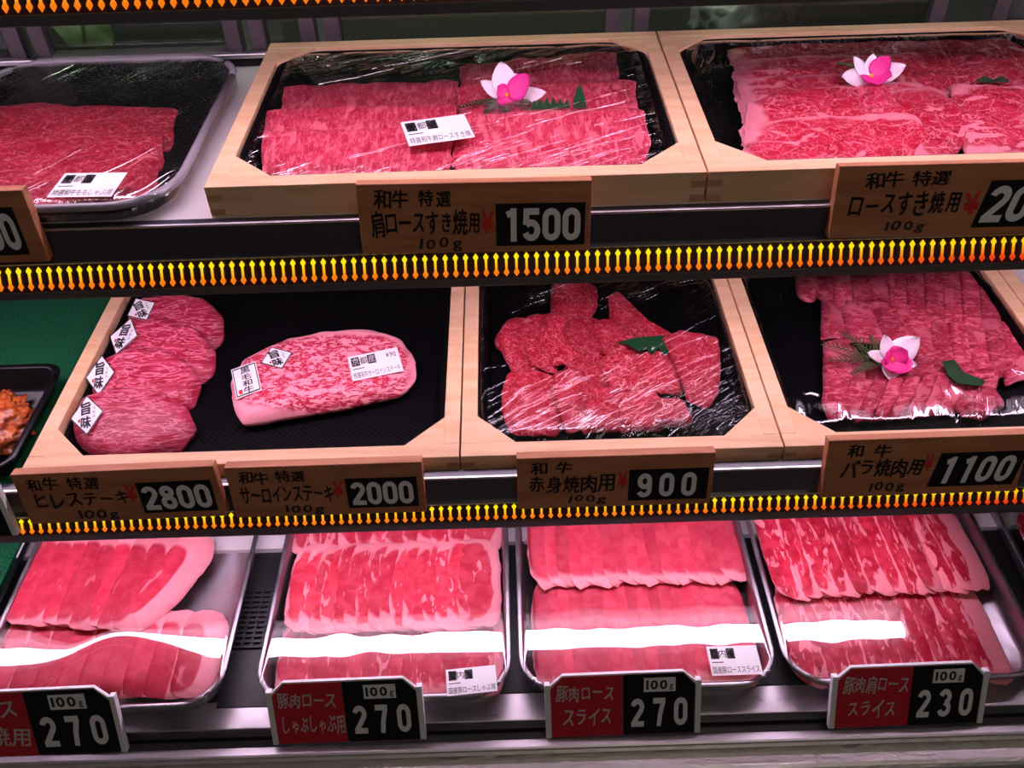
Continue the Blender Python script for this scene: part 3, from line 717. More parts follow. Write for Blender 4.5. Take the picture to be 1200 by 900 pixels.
RED = [
    ([(645, 333), (672, 325), (700, 328), (701, 352), (690, 370), (668, 378), (645, 366)], 2, 'piece of red beef sticking out at the very back of the pile'),
    ([(712, 350), (721, 340), (735, 352), (770, 380), (800, 388), (770, 398), (715, 380)], 1, 'pointed red beef piece at the back right of the pile'),
    ([(577, 393), (600, 371), (628, 366), (640, 395), (632, 428), (600, 430)], 0, 'leftmost red beef piece of the rear overlapping row'),
    ([(600, 388), (622, 367), (652, 362), (664, 395), (652, 430), (622, 424)], 2, 'second red beef piece from the left in the rear row'),
    ([(626, 390), (646, 362), (688, 366), (700, 396), (684, 416), (648, 424)], 4, 'third red beef piece from the left in the rear row'),
    ([(654, 386), (674, 365), (714, 372), (726, 398), (700, 414), (670, 408)], 6, 'fourth red beef piece from the left in the rear row'),
    ([(690, 382), (714, 370), (752, 386), (748, 404), (708, 412)], 8, 'fifth red beef piece in the rear row, touching the green leaf'),
    ([(660, 428), (696, 408), (735, 412), (730, 446), (688, 456)], 1, 'left red beef piece of the middle row behind the bright creases'),
    ([(700, 420), (738, 405), (775, 413), (768, 450), (720, 456)], 3, 'middle red beef piece before the green leaf'),
    ([(742, 418), (788, 402), (812, 420), (800, 456), (752, 456)], 5, 'right red beef piece of the middle row before the green leaf'),
    ([(587, 456), (596, 436), (625, 428), (660, 438), (674, 474), (655, 500), (600, 506), (589, 486)], 2, 'large rounded red beef piece at the front left'),
    ([(640, 444), (668, 428), (696, 448), (704, 490), (664, 503)], 4, 'second red beef piece from the left along the front'),
    ([(676, 458), (722, 446), (748, 468), (742, 498), (684, 503)], 6, 'third red beef piece from the left along the front'),
    ([(720, 462), (766, 450), (786, 474), (778, 497), (728, 501)], 8, 'fourth red beef piece from the left along the front'),
    ([(760, 466), (800, 462), (814, 484), (806, 493), (765, 496)], 9, 'small red beef piece at the front right corner of the pile'),
    ([(772, 394), (800, 384), (842, 386), (847, 420), (843, 452), (832, 471), (806, 464), (794, 430)], 10, 'large flat red beef piece on the right of the pile')]
for i, (pix, k, lab) in enumerate(RED):
    red.append(piece('beef_piece', pix, z2 + k * 0.0013, 0.009, M['m_akami'], lab, 'meat', 'red beef pieces above the 900 tag', seed=i + 3, jit=0.05, sx=-0.17, sy=0.07, bumpy=0.0014, wav=0.002, n=64, bend=edge(0.007)))
rib = []
def rb(pix, k, lab, **kw):
    a = dict(seed=len(rib) + 11, jit=0.035, sx=-0.14, sy=0.03, bumpy=0.0012, n=56, bend=edge(0.006)); a.update(kw)
    rib.append(piece('rib_slice', pix, z2 + k * 0.001, 0.009, M['m_bara'], lab, 'meat', 'rib slices above the 1100 tag', **a))
rb([(963, 348), (990, 338), (1012, 352), (1006, 394), (963, 392)], 0, 'rib slice on the left of the second row, above the fern')
rb([(984, 352), (1030, 345), (1062, 364), (1052, 398), (990, 398)], 2, 'second rib slice from the left in the second row')
rb([(1020, 360), (1062, 352), (1086, 366), (1072, 394), (1036, 402)], 3, 'third rib slice in the second row, behind the orchid')
rb([(1046, 356), (1098, 352), (1116, 368), (1100, 384), (1060, 388)], 4, 'fourth rib slice from the left in the second row')
for i in range(11):
    x = 930 + 21.5 * i; b = 338 + 3.6 * i if i > 1 else 335
    rb([(x, 300), (x + 28, 300), (x + 31, b + 6), (x + 24, b + 14), (x + 12, b + 14), (x + 4, b + 6)], 5 + (i % 2) * 0.3, '%s rib slice from the left in the rearmost row' % ORD[i])
for i in range(7):
    x = 1046 + 21 * i; tp = 380 - 3.2 * i; bt_ = 418 + (4.6 * i)
    rb([(x, tp), (x + 26, tp - 4), (x + 31, tp + 20), (x + 33, bt_ - 4), (x + 8, bt_)], 3 + (i % 2) * 0.3, '%s rib slice from the left in the row right of the orchid' % ORD[i])
rb([(1120, 424), (1168, 420), (1170, 432), (1126, 436)], 9, 'upper of two short rib slices lying crosswise by the dark green leaf', sx=0)
rb([(1130, 434), (1168, 431), (1168, 441), (1138, 444)], 7, 'lower of two short rib slices lying crosswise by the dark green leaf', sx=0)
rb([(965, 398), (986, 390), (1014, 410), (1022, 440), (1000, 452), (966, 446)], 2, 'rib slice under the fern on the left of the tray')
rb([(966, 440), (1000, 430), (1036, 444), (1030, 474), (974, 492), (963, 470)], 4, 'broad rib slice at the front left corner of the tray')
rb([(1000, 424), (1060, 418), (1110, 420), (1122, 452), (1060, 458), (1004, 462)], 0, 'rib slice lying under the orchid, mostly covered', sx=0)
for i in range(8):
    x = 1002 + 19 * i; y = 486 - 1.8 * i
    rb([(x, y - 2), (x + 13, y - 26), (x + 24, y - 46), (x + 40, y - 43), (x + 34, y - 20), (x + 20, y + 2)], 5 - i * 0.25, '%s rib slice from the left in the front fan' % ORD[i], sx=0.10 if i else 0.05)
rb([(1127, 478), (1142, 462), (1160, 447), (1172, 455), (1181, 470), (1152, 488)], 4, 'last rib slice at the right end of the front fan', sx=-0.05)

#@@PORK
# ------------------------------------------------------------------ steel trays of pork on the low deck
def steel_tray(label, xc, w, y0, d, rz=0.0, dome=None, flm=True, seed=1):
    t = thing('steel_tray', label, 'tray', (xc, y0 + d / 2, DECK3 + 0.0003), (0, 0, rz), group='steel pork trays')
    bm = bmesh.new(); dish(bm, w, d, 0.030, 0.045, 0.010, 0.006); obj('body', bm, M['traysteel'], t, True)
    if flm: film_sheet('plastic_wrap', M['film_flat'], t, w - 0.001, d - 0.001, 0.0312, r=0.043, dome=dome, wr=0.0002, seed=seed, drop=0.010, nx=60, ny=60)
    return t
TR = [(-0.465, 0.280, 0.487, 0.335), (-0.1505, 0.280, 0.488, 0.335), (0.1395, 0.283, 0.491, 0.335), (0.4315, 0.286, 0.491, 0.335), (0.742, 0.280, 0.491, 0.335)]
dc = P(140, 752, 0.662)
steel_tray('leftmost steel tray of thick pork loin slices under film', TR[0][0], *TR[0][1:], dome=lambda x, y: 0.017 * math.exp(-((x + TR[0][0] - dc.x) / 0.055) ** 2 - ((y + 0.6545 - dc.y) / 0.05) ** 2))
steel_tray('steel tray of wavy thin pork slices above the plate reading しゃぶしゃぶ用', TR[1][0], *TR[1][1:], seed=4)
steel_tray('steel tray of pale even pork slices above the plate reading 豚肉ロース スライス', TR[2][0], *TR[2][1:], seed=5)
steel_tray('steel tray of dark fat-streaked pork slices above the 230 plate', TR[3][0], *TR[3][1:], seed=6)
steel_tray('steel tray cut off at the right edge, beside the 230 tray', TR[4][0], *TR[4][1:], seed=7)

def pork_row(mat, pa, pb, n, z, W, L, lab, group, tilt=0.17, pitch_y=0.0, rz=None, shape=4.0, arch=0.004, protos=3, t=0.0035, fan=None, seed=0, jit=0.04, wav=0.0015, bend=None, lastmat=None):
    a, b = P(pa[0], pa[1], z), P(pb[0], pb[1], z)
    pr = []; last = None
    for i in range(n):
        f = i / (n - 1)
        x, y = a.x + (b.x - a.x) * f, a.y + (b.y - a.y) * f
        rr = random.Random(seed * 100 + i)
        if i == n - 1 and lastmat:
            o = slab('pork_slice', sup(W, L, 3.0), t, M[lastmat], (x, y, z), seed=seed * 31 + 9, jit=jit, arch=arch, bumpy=0.0006, wav=wav, n=52, bend=bend)
        elif i < protos:
            o = slab('pork_slice', sup(W, L, shape), t, M[mat], (x, y, z), seed=seed * 31 + i, jit=jit, arch=arch, bumpy=0.0006, wav=wav, n=52, bend=bend)
            pr.append(o)
        else:
            o = pr[i % protos].copy(); COL.objects.link(o)
        o.location = (x + rr.uniform(-1, 1) * W * 0.02, y + rr.uniform(-1, 1) * 0.0025, z)
        o.rotation_euler = (pitch_y, tilt, (rz[i] if rz else 0) + rr.uniform(-1, 1) * 0.025)
        tag(o, lab % ORD[i], 'meat', group)
zl, zu = 0.640, 0.649
def roll(k, w): return lambda a, b: -k * math.exp(-((a + 1) / w) ** 2) - 0.002 * max(0.0, abs(b) - 0.8) / 0.2
RL, RT = roll(0.005, 0.22), roll(0.004, 0.16)
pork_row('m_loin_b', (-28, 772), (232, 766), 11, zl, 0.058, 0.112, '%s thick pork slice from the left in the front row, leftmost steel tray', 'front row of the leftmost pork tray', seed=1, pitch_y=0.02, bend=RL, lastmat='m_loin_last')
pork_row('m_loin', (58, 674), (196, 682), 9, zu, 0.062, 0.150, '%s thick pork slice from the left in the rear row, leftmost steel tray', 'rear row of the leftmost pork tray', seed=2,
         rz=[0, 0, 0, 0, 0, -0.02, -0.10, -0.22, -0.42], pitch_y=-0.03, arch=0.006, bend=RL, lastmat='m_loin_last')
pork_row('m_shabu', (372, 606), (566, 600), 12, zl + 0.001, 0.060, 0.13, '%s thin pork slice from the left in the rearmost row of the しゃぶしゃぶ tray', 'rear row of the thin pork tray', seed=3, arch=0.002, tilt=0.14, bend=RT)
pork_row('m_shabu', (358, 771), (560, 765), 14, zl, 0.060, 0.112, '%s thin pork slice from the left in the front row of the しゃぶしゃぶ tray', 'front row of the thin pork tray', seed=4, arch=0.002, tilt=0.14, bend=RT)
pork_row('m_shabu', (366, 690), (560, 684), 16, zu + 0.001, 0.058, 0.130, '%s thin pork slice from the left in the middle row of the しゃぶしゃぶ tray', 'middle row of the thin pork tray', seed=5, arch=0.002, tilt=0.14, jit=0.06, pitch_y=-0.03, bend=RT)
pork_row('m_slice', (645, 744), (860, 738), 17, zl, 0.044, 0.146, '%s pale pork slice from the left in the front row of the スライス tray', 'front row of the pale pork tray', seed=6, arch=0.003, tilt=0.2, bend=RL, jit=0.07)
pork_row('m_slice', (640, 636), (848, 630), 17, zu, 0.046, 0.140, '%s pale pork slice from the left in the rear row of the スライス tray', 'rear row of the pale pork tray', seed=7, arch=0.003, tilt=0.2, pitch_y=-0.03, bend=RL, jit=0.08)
pork_row('m_kata_pork', (944, 744), (1138, 737), 11, zl, 0.054, 0.138, '%s streaked pork slice from the left in the front row of the 230 tray', 'front row of the streaked pork tray', seed=8, arch=0.003, tilt=0.17, jit=0.05, bend=RL)
pork_row('m_kata_pork', (918, 644), (1114, 636), 11, zu, 0.054, 0.150, '%s streaked pork slice from the left in the rear row of the 230 tray', 'rear row of the streaked pork tray', seed=9, arch=0.004, tilt=0.17, jit=0.06, pitch_y=-0.03, bend=RL)
pork_row('m_kata_pork', (1236, 660), (1310, 656), 4, zl, 0.056, 0.150, '%s streaked pork slice from the left in the tray cut off at the right edge', 'slices in the right edge tray', seed=10, arch=0.003)

#@@TAGS
# ------------------------------------------------------------------ price tags
def price_tag(label, bl, br, tpy, Y, tilt, lines, digits, panel, yen, dshear=0.0, seed=0):
    a, b = PY(bl[0], bl[1], Y), PY(br[0], br[1], Y); w = b.x - a.x; z = (a.z + b.z) / 2
    h = solve_h((a.x + b.x) / 2, Y, z, tilt, tpy)
    r = thing('price_tag', label, 'price tag', (a.x, Y, z), (-tilt, atan2(-(b.z - a.z), w), 0), 'wooden price tags with grey digits')
    box('board', M['tagwood'], r, 0, w, 0, 0.011, 0, h, 0.0008)
    px0, px1, pz0, pz1 = panel[0] * w, panel[1] * w, panel[2] * h, panel[3] * h
    bm = bmesh.new(); sk = dshear * (pz1 - pz0) / 2
    prism(bm, [(px0 - sk, pz0), (px1 - sk, pz0), (px1 + sk, pz1), (px0 + sk, pz1)], -0.0008, 0.0005, 'y'); p = obj('number_panel', bm, M['black'], r)
    m = (pz1 - pz0) * 0.10; mxx = (px1 - px0) * 0.05
    d0, d1 = digits[1] if len(digits) > 1 else (0.05, 0.95)
    figures('digits', M['digit'], p, digits[0], px0 + (px1 - px0) * d0, px0 + (px1 - px0) * d1, pz0 + m, pz1 - m, -0.0009, dshear, ((px1 - px0) * 0.195) if len(digits) > 2 else None)
    letter_obj('lettering', M['ink'], r, [(s, x0 * w, x1 * w, y0 * h, y1 * h, dict(off=0.022, jit=0.25, seed=seed + i)) for i, (s, x0, x1, y0, y1) in enumerate(lines)], -0.0002)
    if yen: 
        o = letter_obj('yen_mark', M['redink'], r, [('¥', yen[0] * w, yen[1] * w, yen[2] * h, yen[3] * h, dict(off=0.03, jit=0.3, seed=seed))], -0.0002); o['label'] = 'red yen mark'
    return r
T1, T2 = radians(9), radians(9)
YA, YB = 0.6850, 0.5865
price_tag('wooden price tag reading 1500 on the upper shelf', (425, 297), (691, 292), 212, YA, T1,
    [('和牛 特選', 0.07, 0.40, 0.66, 0.93), ('肩ロースすき焼用', 0.05, 0.52, 0.24, 0.64), ('100g', 0.25, 0.44, 0.03, 0.24)], ('1500', (0.06, 0.96)), (0.59, 0.975, 0.10, 0.70), (0.525, 0.585, 0.28, 0.62), seed=1)
price_tag('wooden price tag reading 2000 at the right edge of the upper shelf', (971, 279), (1262, 272), 190, YA, radians(13),
    [('和牛 特選', 0.11, 0.44, 0.68, 0.92), ('ロースすき焼用', 0.06, 0.50, 0.30, 0.64), ('100g', 0.22, 0.38, 0.06, 0.24)], ('2000', (0.03, 0.97)), (0.585, 0.985, 0.12, 0.76), (0.51, 0.575, 0.30, 0.62), dshear=0.22, seed=2)
price_tag('wooden price tag ending in 0, cut off at the left edge of the upper shelf', (-205, 316), (58, 307), 228, YA, radians(5), [], ('1200', (0.06, 0.97)), (0.60, 0.93, 0.12, 0.78), None, seed=3)
price_tag('wooden price tag reading 2800 with ヒレステーキ, on the middle shelf', (38, 616), (267, 606), 553, YB, T2,
    [('和牛 特選', 0.06, 0.42, 0.66, 0.93), ('ヒレステーキ', 0.07, 0.54, 0.30, 0.62), ('100g', 0.26, 0.46, 0.03, 0.25)], ('2800', (0.03, 0.97)), (0.595, 0.965, 0.14, 0.74), (0.53, 0.59, 0.38, 0.72), seed=4)
price_tag('wooden price tag reading 2000 with サーロインステーキ, on the middle shelf', (277, 607), (500, 600), 545, YB, T2,
    [('和牛 特選', 0.06, 0.40, 0.66, 0.93), ('サーロインステーキ', 0.05, 0.53, 0.28, 0.62), ('100g', 0.27, 0.47, 0.02, 0.23)], ('2000', (0.05, 0.95)), (0.60, 0.965, 0.14, 0.72), (0.53, 0.59, 0.34, 0.68), seed=5)
price_tag('wooden price tag reading 900 with 赤身焼肉用, on the middle shelf', (607, 597), (832, 590), 534, YB, T2,
    [('和 牛', 0.07, 0.28, 0.68, 0.92), ('赤身焼肉用', 0.06, 0.50, 0.30, 0.66), ('100g', 0.26, 0.46, 0.06, 0.26)], ('900', (0.06, 0.90), 1.0), (0.57, 0.975, 0.12, 0.72), (0.51, 0.565, 0.38, 0.70), seed=6)
price_tag('wooden price tag reading 1100 with バラ焼肉用, on the middle shelf', (961, 584), (1190, 576), 513, YB, radians(14),
    [('和 牛', 0.10, 0.32, 0.68, 0.92), ('バラ焼肉用', 0.08, 0.50, 0.32, 0.66), ('100g', 0.24, 0.42, 0.06, 0.26)], ('1100', (0.04, 0.94), 0.85), (0.555, 0.985, 0.14, 0.72), (0.50, 0.545, 0.42, 0.72), dshear=0.2, seed=7)
def plate(label, bl, br, tpy, Y, tilt, split, lines, digits, hundred=True, seed=0, red=True):
    a, b = PY(bl[0], bl[1], Y), PY(br[0], br[1], Y); w = b.x - a.x; z = (a.z + b.z) / 2
    h = solve_h((a.x + b.x) / 2, Y, z, tilt, tpy); c = h * 0.20; e = 0.0035
    r = thing('price_plate', label, 'price plate', (a.x, Y, z), (-tilt, atan2(-(b.z - a.z), w), 0), 'red and black price plates')
    bm = bmesh.new(); prism(bm, [(e, 0), (w - e, 0), (w - e, h - c), (w - e - c, h), (e + c, h), (e, h - c)], 0.0, 0.004, 'y')
    obj('backing', bm, M['whiteplastic'], r)
    for s in (0, 1):
        x0 = 0 if s == 0 else w - 0.006
        box('side_post', M['whiteplastic'], r, x0, x0 + 0.006, -0.0015, 0.006, 0, h * 0.86, 0.0006)
    k = 0.0018; sx_ = split * w
    bm = bmesh.new(); prism(bm, [(e + 0.003, 0.0005), (sx_, 0.0005), (sx_, h - k), (e + c, h - k), (e + 0.003, h - c - k * 0.4)], -0.0008, 0.0002, 'y')
    p1 = obj('red_panel', bm, M['redplate'] if red else M['black'], r)
    bm = bmesh.new(); prism(bm, [(sx_ + 0.0003, 0.0005), (w - e - 0.003, 0.0005), (w - e - 0.003, h - c - k * 0.4), (w - e - c, h - k), (sx_ + 0.0003, h - k)], -0.0008, 0.0002, 'y')
    p2 = obj('black_panel', bm, M['black'], r)
    if lines: letter_obj('lettering', M['whiteink'], p1, [(s, x0 * w, x1 * w, y0 * h, y1 * h, dict(off=0.014, jit=0.25, seed=seed + i)) for i, (s, x0, x1, y0, y1) in enumerate(lines)], -0.0009)
    dx0, dx1 = (0.06, 0.92)
    X = lambda f: sx_ + (w - e - sx_) * f
    figures('digits', M['digit'], p2, digits, X(0.05), X(0.92), h * 0.13, h * 0.60, -0.0009, 0, (X(0.92) - X(0.05)) * 0.215)
    if hundred:
        bm = bmesh.new(); prism(bm, [(X(0.28), h * 0.70), (X(0.70), h * 0.70), (X(0.70), h * 0.92), (X(0.28), h * 0.92)], -0.0014, -0.0007, 'y')
        l_ = obj('weight_label', bm, M['digit'], p2)
        letter_obj('weight', M['ink'], p2, [('100', X(0.31), X(0.59), h * 0.74, h * 0.89, dict(off=0.03)), ('g', X(0.62), X(0.67), h * 0.72, h * 0.82, dict(off=0.01))], -0.0015)
    return r
YC, TC = 0.4605, radians(23)
plate('red and black price plate reading 270 with 生姜焼用, leftmost in the row', (-92, 893), (151, 882), 812, YC, TC, 0.578, [('豚肉ロース', 0.10, 0.53, 0.60, 0.88), ('生姜焼用', 0.16, 0.57, 0.16, 0.48)], '270', seed=11)
plate('red and black price plate reading 270 with しゃぶしゃぶ用', (321, 873), (500, 866), 798, YC, TC, 0.49, [('豚肉ロース', 0.07, 0.44, 0.58, 0.84), ('しゃぶしゃぶ用', 0.08, 0.485, 0.14, 0.46)], '270', seed=12)
plate('red and black price plate reading 270 with スライス', (640, 865), (820, 858), 790, YC, TC, 0.50, [('豚肉ロース', 0.07, 0.44, 0.58, 0.86), ('スライス', 0.11, 0.42, 0.18, 0.46)], '270', seed=13)
plate('red and black price plate reading 230', (970, 854), (1150, 847), 780, YC, TC, 0.51, [('豚肉肩ロース', 0.07, 0.49, 0.56, 0.86), ('スライス', 0.12, 0.42, 0.16, 0.46)], '230', seed=14)
plate('black price plate ending in 0, at the left end of the middle shelf', (-150, 640), (24, 629), 566, YB, radians(12), 0.45, [], '380', False, seed=15, red=False)

#@@STICKERS
# ------------------------------------------------------------------ stickers
def frame_at(loc, nrm, pright):
    N = nrm.normalized(); X = (pright - loc); X = (X - N * X.dot(N)).normalized(); Yv = -N; Z = X.cross(Yv)
    m = Matrix((X, Yv, Z)).transposed().to_4x4(); m.translation = loc + N * 0.0004; return m
def sticker(name, label, cat, tl, tr, bl, z, lines, group=None, shape='rect', border=False, objs=None, blocks=None, red=None):
    c = ((tr[0] + bl[0]) / 2, (tr[1] + bl[1]) / 2)
    loc, nrm = (hit(objs, c[0], c[1], z) if objs else (P(c[0], c[1], z), Vector((0, 0, 1))))
    zz = loc.z; A, B, C = P(*tl, zz), P(*tr, zz), P(*bl, zz)
    w, h = (B - A).length, (C - A).length
    if objs: nrm = (nrm + Vector((0, 0, 0.5))).normalized(); loc = loc + nrm * 0.0008
    r = thing(name, label, cat, group=group); r.matrix_world = frame_at(loc, nrm, loc + (B - A))
    if shape == 'rect': pts = [(-w / 2, -h / 2), (w / 2, -h / 2), (w / 2, h / 2), (-w / 2, h / 2)]
    else:
        a, b = w / 2, h / 2; pts = [(-a, 0), (0, -b), (a, 0), (0, b)]
    bm = bmesh.new(); prism(bm, pts, -0.0002, 0.0001, 'y'); obj('paper', bm, M['paper'], r)
    bm = bmesh.new()
    if border:
        n = len(pts); k = 0.86; k2 = 0.93
        for i in range(n):
            p, q = pts[i], pts[(i + 1) % n]
            prism(bm, [(p[0] * k2, p[1] * k2), (q[0] * k2, q[1] * k2), (q[0] * k, q[1] * k), (p[0] * k, p[1] * k)], -0.0004, -0.0001, 'y')
    for (x0, x1, y0, y1) in (blocks or []): prism(bm, [(x0 * w, y0 * h), (x1 * w, y0 * h), (x1 * w, y1 * h), (x0 * w, y1 * h)], -0.0003, -0.0001, 'y')
    for s, x0, x1, y0, y1, off in lines: glyphs(bm, s, x0 * w, x1 * w, y0 * h, y1 * h, -0.0002, off=off)
    if bm.verts: obj('lettering', bm, M['ink'], r)
    else: bm.free()
    if red:
        bm = bmesh.new(); x0, x1, y0, y1 = red; prism(bm, [(x0 * w, y0 * h), (x1 * w, y0 * h), (x1 * w, y1 * h), (x0 * w, y1 * h)], -0.0003, -0.0001, 'y'); obj('seal', bm, M['redink'], r)
    bm = bmesh.new()
    for s, x0, x1, y0, y1 in [(s[0], *s[1:5]) for s in INV.get(label, [])]: glyphs(bm, s, x0 * w, x1 * w, y0 * h, y1 * h, -0.0004, off=0.01)
    if bm.verts: obj('reversed_lettering', bm, M['paper'], r)
    else: bm.free()
    return r
INV = {}
def food_label(label, tl, tr, bl, z, name, origin='京都産', extra=None, objs=None):
    w3 = 0.16; x = -0.45
    L = [(origin[1], x + w3 + 0.01, x + 2 * w3 - 0.01, 0.10, 0.38, 0.0), (name, -0.46, 0.46, -0.44, -0.20, 0.0)]
    INV[label] = [(origin[0], x + 0.012, x + w3 - 0.012, 0.10, 0.38), (origin[2], x + 2 * w3 + 0.012, x + 3 * w3 - 0.012, 0.10, 0.38)]
    if extra: L.append((extra, 0.24, 0.44, 0.16, 0.36, 0.0))
    sticker('food_label', label, 'label', tl, tr, bl, z, L, 'white printed food labels', blocks=[(x, x + w3, 0.06, 0.42), (x + 2 * w3, x + 3 * w3, 0.06, 0.42), (-0.45, -0.22, -0.07, -0.04)], objs=objs)
FZ1 = DECK1 + 0.0295
food_label('white label on the beef sheets in the wide black tray', (70, 204), (143, 203), (63, 231), DECK1 + 0.0245, '特選和牛ももしゃぶ用')
food_label('white label on the film between the two beef bundles', (477, 143), (551, 133), (474, 172), FZ1, '特選和牛肩ロースすき焼')
food_label('white label on the sirloin steak', (408, 419), (466, 408), (414, 447), RIM2, '特選和牛サーロインステーキ', extra='¥90', objs=[sir])
food_label('white label on the film of the thin pork slices', (524, 785), (582, 779), (523, 816), 0.6635, '国産豚ロースしゃぶ用', '国内産')
food_label('white label on the film of the pale pork slices', (830, 758), (888, 756), (833, 792), 0.6635, '国産豚ローススライス', '国内産')
def diamond(label, l, t, r_, b, obs):
    c = ((l[0] + r_[0]) / 2, (l[1] + r_[1]) / 2)
    A, B = P(*l, 0.885), P(*r_, 0.885); C, D = P(*t, 0.885), P(*b, 0.885)
    loc, nrm = hit(obs, (l[0] + r_[0] + t[0] + b[0]) / 4, (l[1] + r_[1] + t[1] + b[1]) / 4, 0.885)
    w, h = (B - A).length, (C - D).length
    nrm = (nrm + Vector((0, 0, 0.3))).normalized(); loc = loc + nrm * 0.0016
    r = thing('diamond_sticker', label, 'sticker', group='white diamond stickers on the steaks'); r.matrix_world = frame_at(loc, nrm, loc + (B - A))
    a, bb = w / 2, h / 2; pts = [(-a, 0), (0, -bb), (a, 0), (0, bb)]
    bm = bmesh.new(); prism(bm, pts, -0.0002, 0.0002, 'y'); obj('paper', bm, M['paper'], r)
    bm = bmesh.new()
    for i in range(4):
        p, q = pts[i], pts[(i + 1) % 4]; prism(bm, [(p[0], p[1]), (q[0], q[1]), (q[0] * .93, q[1] * .93), (p[0] * .93, p[1] * .93)], -0.0004, -0.0001, 'y')
    glyphs(bm, '旨', -a * 0.36, a * 0.26, 0.0, bb * 0.66, -0.0002, off=0.045); glyphs(bm, '味', -a * 0.36, a * 0.26, -bb * 0.68, -bb * 0.06, -0.0002, off=0.04)
    for i, ch in enumerate('うまみ'): glyphs(bm, ch, a * 0.36, a * 0.52, bb * (0.18 - 0.2 * i), bb * (0.32 - 0.2 * i), -0.0002)
    obj('lettering', bm, M['ink'], r)
    bm = bmesh.new(); prism(bm, [(-a * 0.52, -bb * 0.30), (-a * 0.40, -bb * 0.30), (-a * 0.40, -bb * 0.14), (-a * 0.52, -bb * 0.14)], -0.0003, -0.0001, 'y'); o = obj('seal', bm, M['redink'], r); o['label'] = 'small red seal'
diamond('diamond sticker on the rearmost fillet steak', (150, 370), (166, 351), (185, 358), (164, 375), [fil[0]])
diamond('diamond sticker on the second fillet steak from the back', (130, 394), (144, 379), (164, 394), (145, 414), [fil[1]])
diamond('diamond sticker on the third fillet steak from the back', (101, 442), (119, 423), (137, 437), (117, 461), [fil[2]])
diamond('diamond sticker on the frontmost fillet steak', (84, 492), (105, 467), (124, 484), (98, 507), [fil[3]])
diamond('diamond sticker on the sirloin steak', (306, 426), (318, 409), (343, 414), (331, 434), [sir])
sticker('beef_label', 'upright white label with a black frame and 黒毛和牛, on the left end of the sirloin', 'label', (269, 433), (299, 426), (279, 466), RIM2,
    [('黒', -0.16, 0.22, 0.22, 0.42, 0.02), ('毛', -0.16, 0.22, 0.00, 0.19, 0.02), ('和', -0.16, 0.22, -0.21, -0.02, 0.02), ('牛', -0.16, 0.22, -0.43, -0.23, 0.02)], border=True, objs=[sir], red=(-0.36, -0.22, -0.40, -0.26))

#@@GARNISH
# ------------------------------------------------------------------ flowers, leaves, greens
def petal(L, W, cup, mat, parent, ang, tilt, z0=0.0, name='petal', r0=0.0015):
    bm = bmesh.new(); n, mrow = 8, 5; top = []; bot = []
    for i in range(n + 1):
        s = i / n; ww = W * (sin(pi * min(1, s * 0.96 + 0.04) ** 0.75) ** 0.7) * 0.5 + 0.0004
        top.append([]); bot.append([])
        for j in range(mrow):
            q = j / (mrow - 1) * 2 - 1
            x = r0 + s * L; y = q * ww; z = cup * (s * s * 0.6 - 0.4 * s) * L + abs(q) ** 2 * W * 0.12 * s
            top[-1].append(bm.verts.new((x, y, z + 0.0006))); bot[-1].append(bm.verts.new((x, y, z)))
    for i in range(n):
        for j in range(mrow - 1):
            bm.faces.new((top[i][j], top[i + 1][j], top[i + 1][j + 1], top[i][j + 1])); bm.faces.new((bot[i][j], bot[i][j + 1], bot[i + 1][j + 1], bot[i + 1][j]))
        bm.faces.new((top[i][0], bot[i][0], bot[i + 1][0], top[i + 1][0])); bm.faces.new((top[i][-1], top[i + 1][-1], bot[i + 1][-1], bot[i][-1]))
    for A, B in ((top[0], bot[0]), (top[-1], bot[-1])):
        for j in range(mrow - 1): bm.faces.new((A[j], A[j + 1], B[j + 1], B[j]))
    o = obj(name, bm, mat, parent, True); o.location = (0, 0, z0); o.rotation_euler = (0, -tilt, ang); return o
def orchid(label, px, py, z, s, petals, lip, rz=0.0, tilt=(0, 0, 0)):
    p = P(px, py + 5, z)
    r = thing('orchid', label, 'flower', tuple(p + Vector((0, 0, 0.004))), (radians(38), 0, 0), 'orchid blossoms on the meat')
    for (a, L, W, tl) in petals: petal(L * s, W * s, 0.5, M['petal'], r, radians(a), radians(tl * 0.35), 0.001)
    for (a, L, W, tl) in lip:
        o = petal(L * s, W * s, 0.8, M['magenta'], r, radians(a), radians(tl * 0.8), 0.002, 'lip'); o['label'] = 'magenta lip'
    bm = bmesh.new(); tube(bm, [(0, 0, 0.0), (0, 0, 0.005 * s * 25), (0, 0.001, 0.007 * s * 25)], [0.0022 * s * 25, 0.0026 * s * 25, 0.0008], 10)
    o = obj('column', bm, M['yellow'], r, True); o['label'] = 'yellow centre'; return r
orchid('orchid on the right beef bundle above the 1500 tag', 594, 112, 1.1425, 0.032, [(155, 0.9, 0.5, 25), (100, 1.0, 0.8, 55), (-5, 1.25, 0.62, 18), (60, 0.7, 0.5, 40), (-110, 0.7, 0.42, 5)], [(20, 1.0, 0.8, 38), (-100, 0.55, 0.6, 20), (150, 0.4, 0.5, 40)])
orchid('orchid in the upper right box of wide slices', 1019, 90, 1.1440, 0.030, [(185, 1.1, 0.7, 15), (140, 0.9, 0.45, 40), (90, 0.7, 0.5, 55), (10, 1.1, 0.72, 25), (-50, 0.65, 0.32, 8)], [(-30, 0.7, 0.7, 40), (40, 0.8, 0.7, 45), (-120, 0.55, 0.7, 30)])
orchid('orchid in the tray of rib slices above the 1100 tag', 1043, 420, 0.8840, 0.034, [(165, 0.85, 0.4, 20), (112, 0.85, 0.5, 45), (38, 1.05, 0.85, 28), (-18, 0.75, 0.42, 15), (-100, 0.7, 0.55, 2)], [(-45, 0.7, 0.75, 30), (30, 0.55, 0.7, 45), (150, 0.45, 0.6, 45), (-120, 0.5, 0.6, 20)])
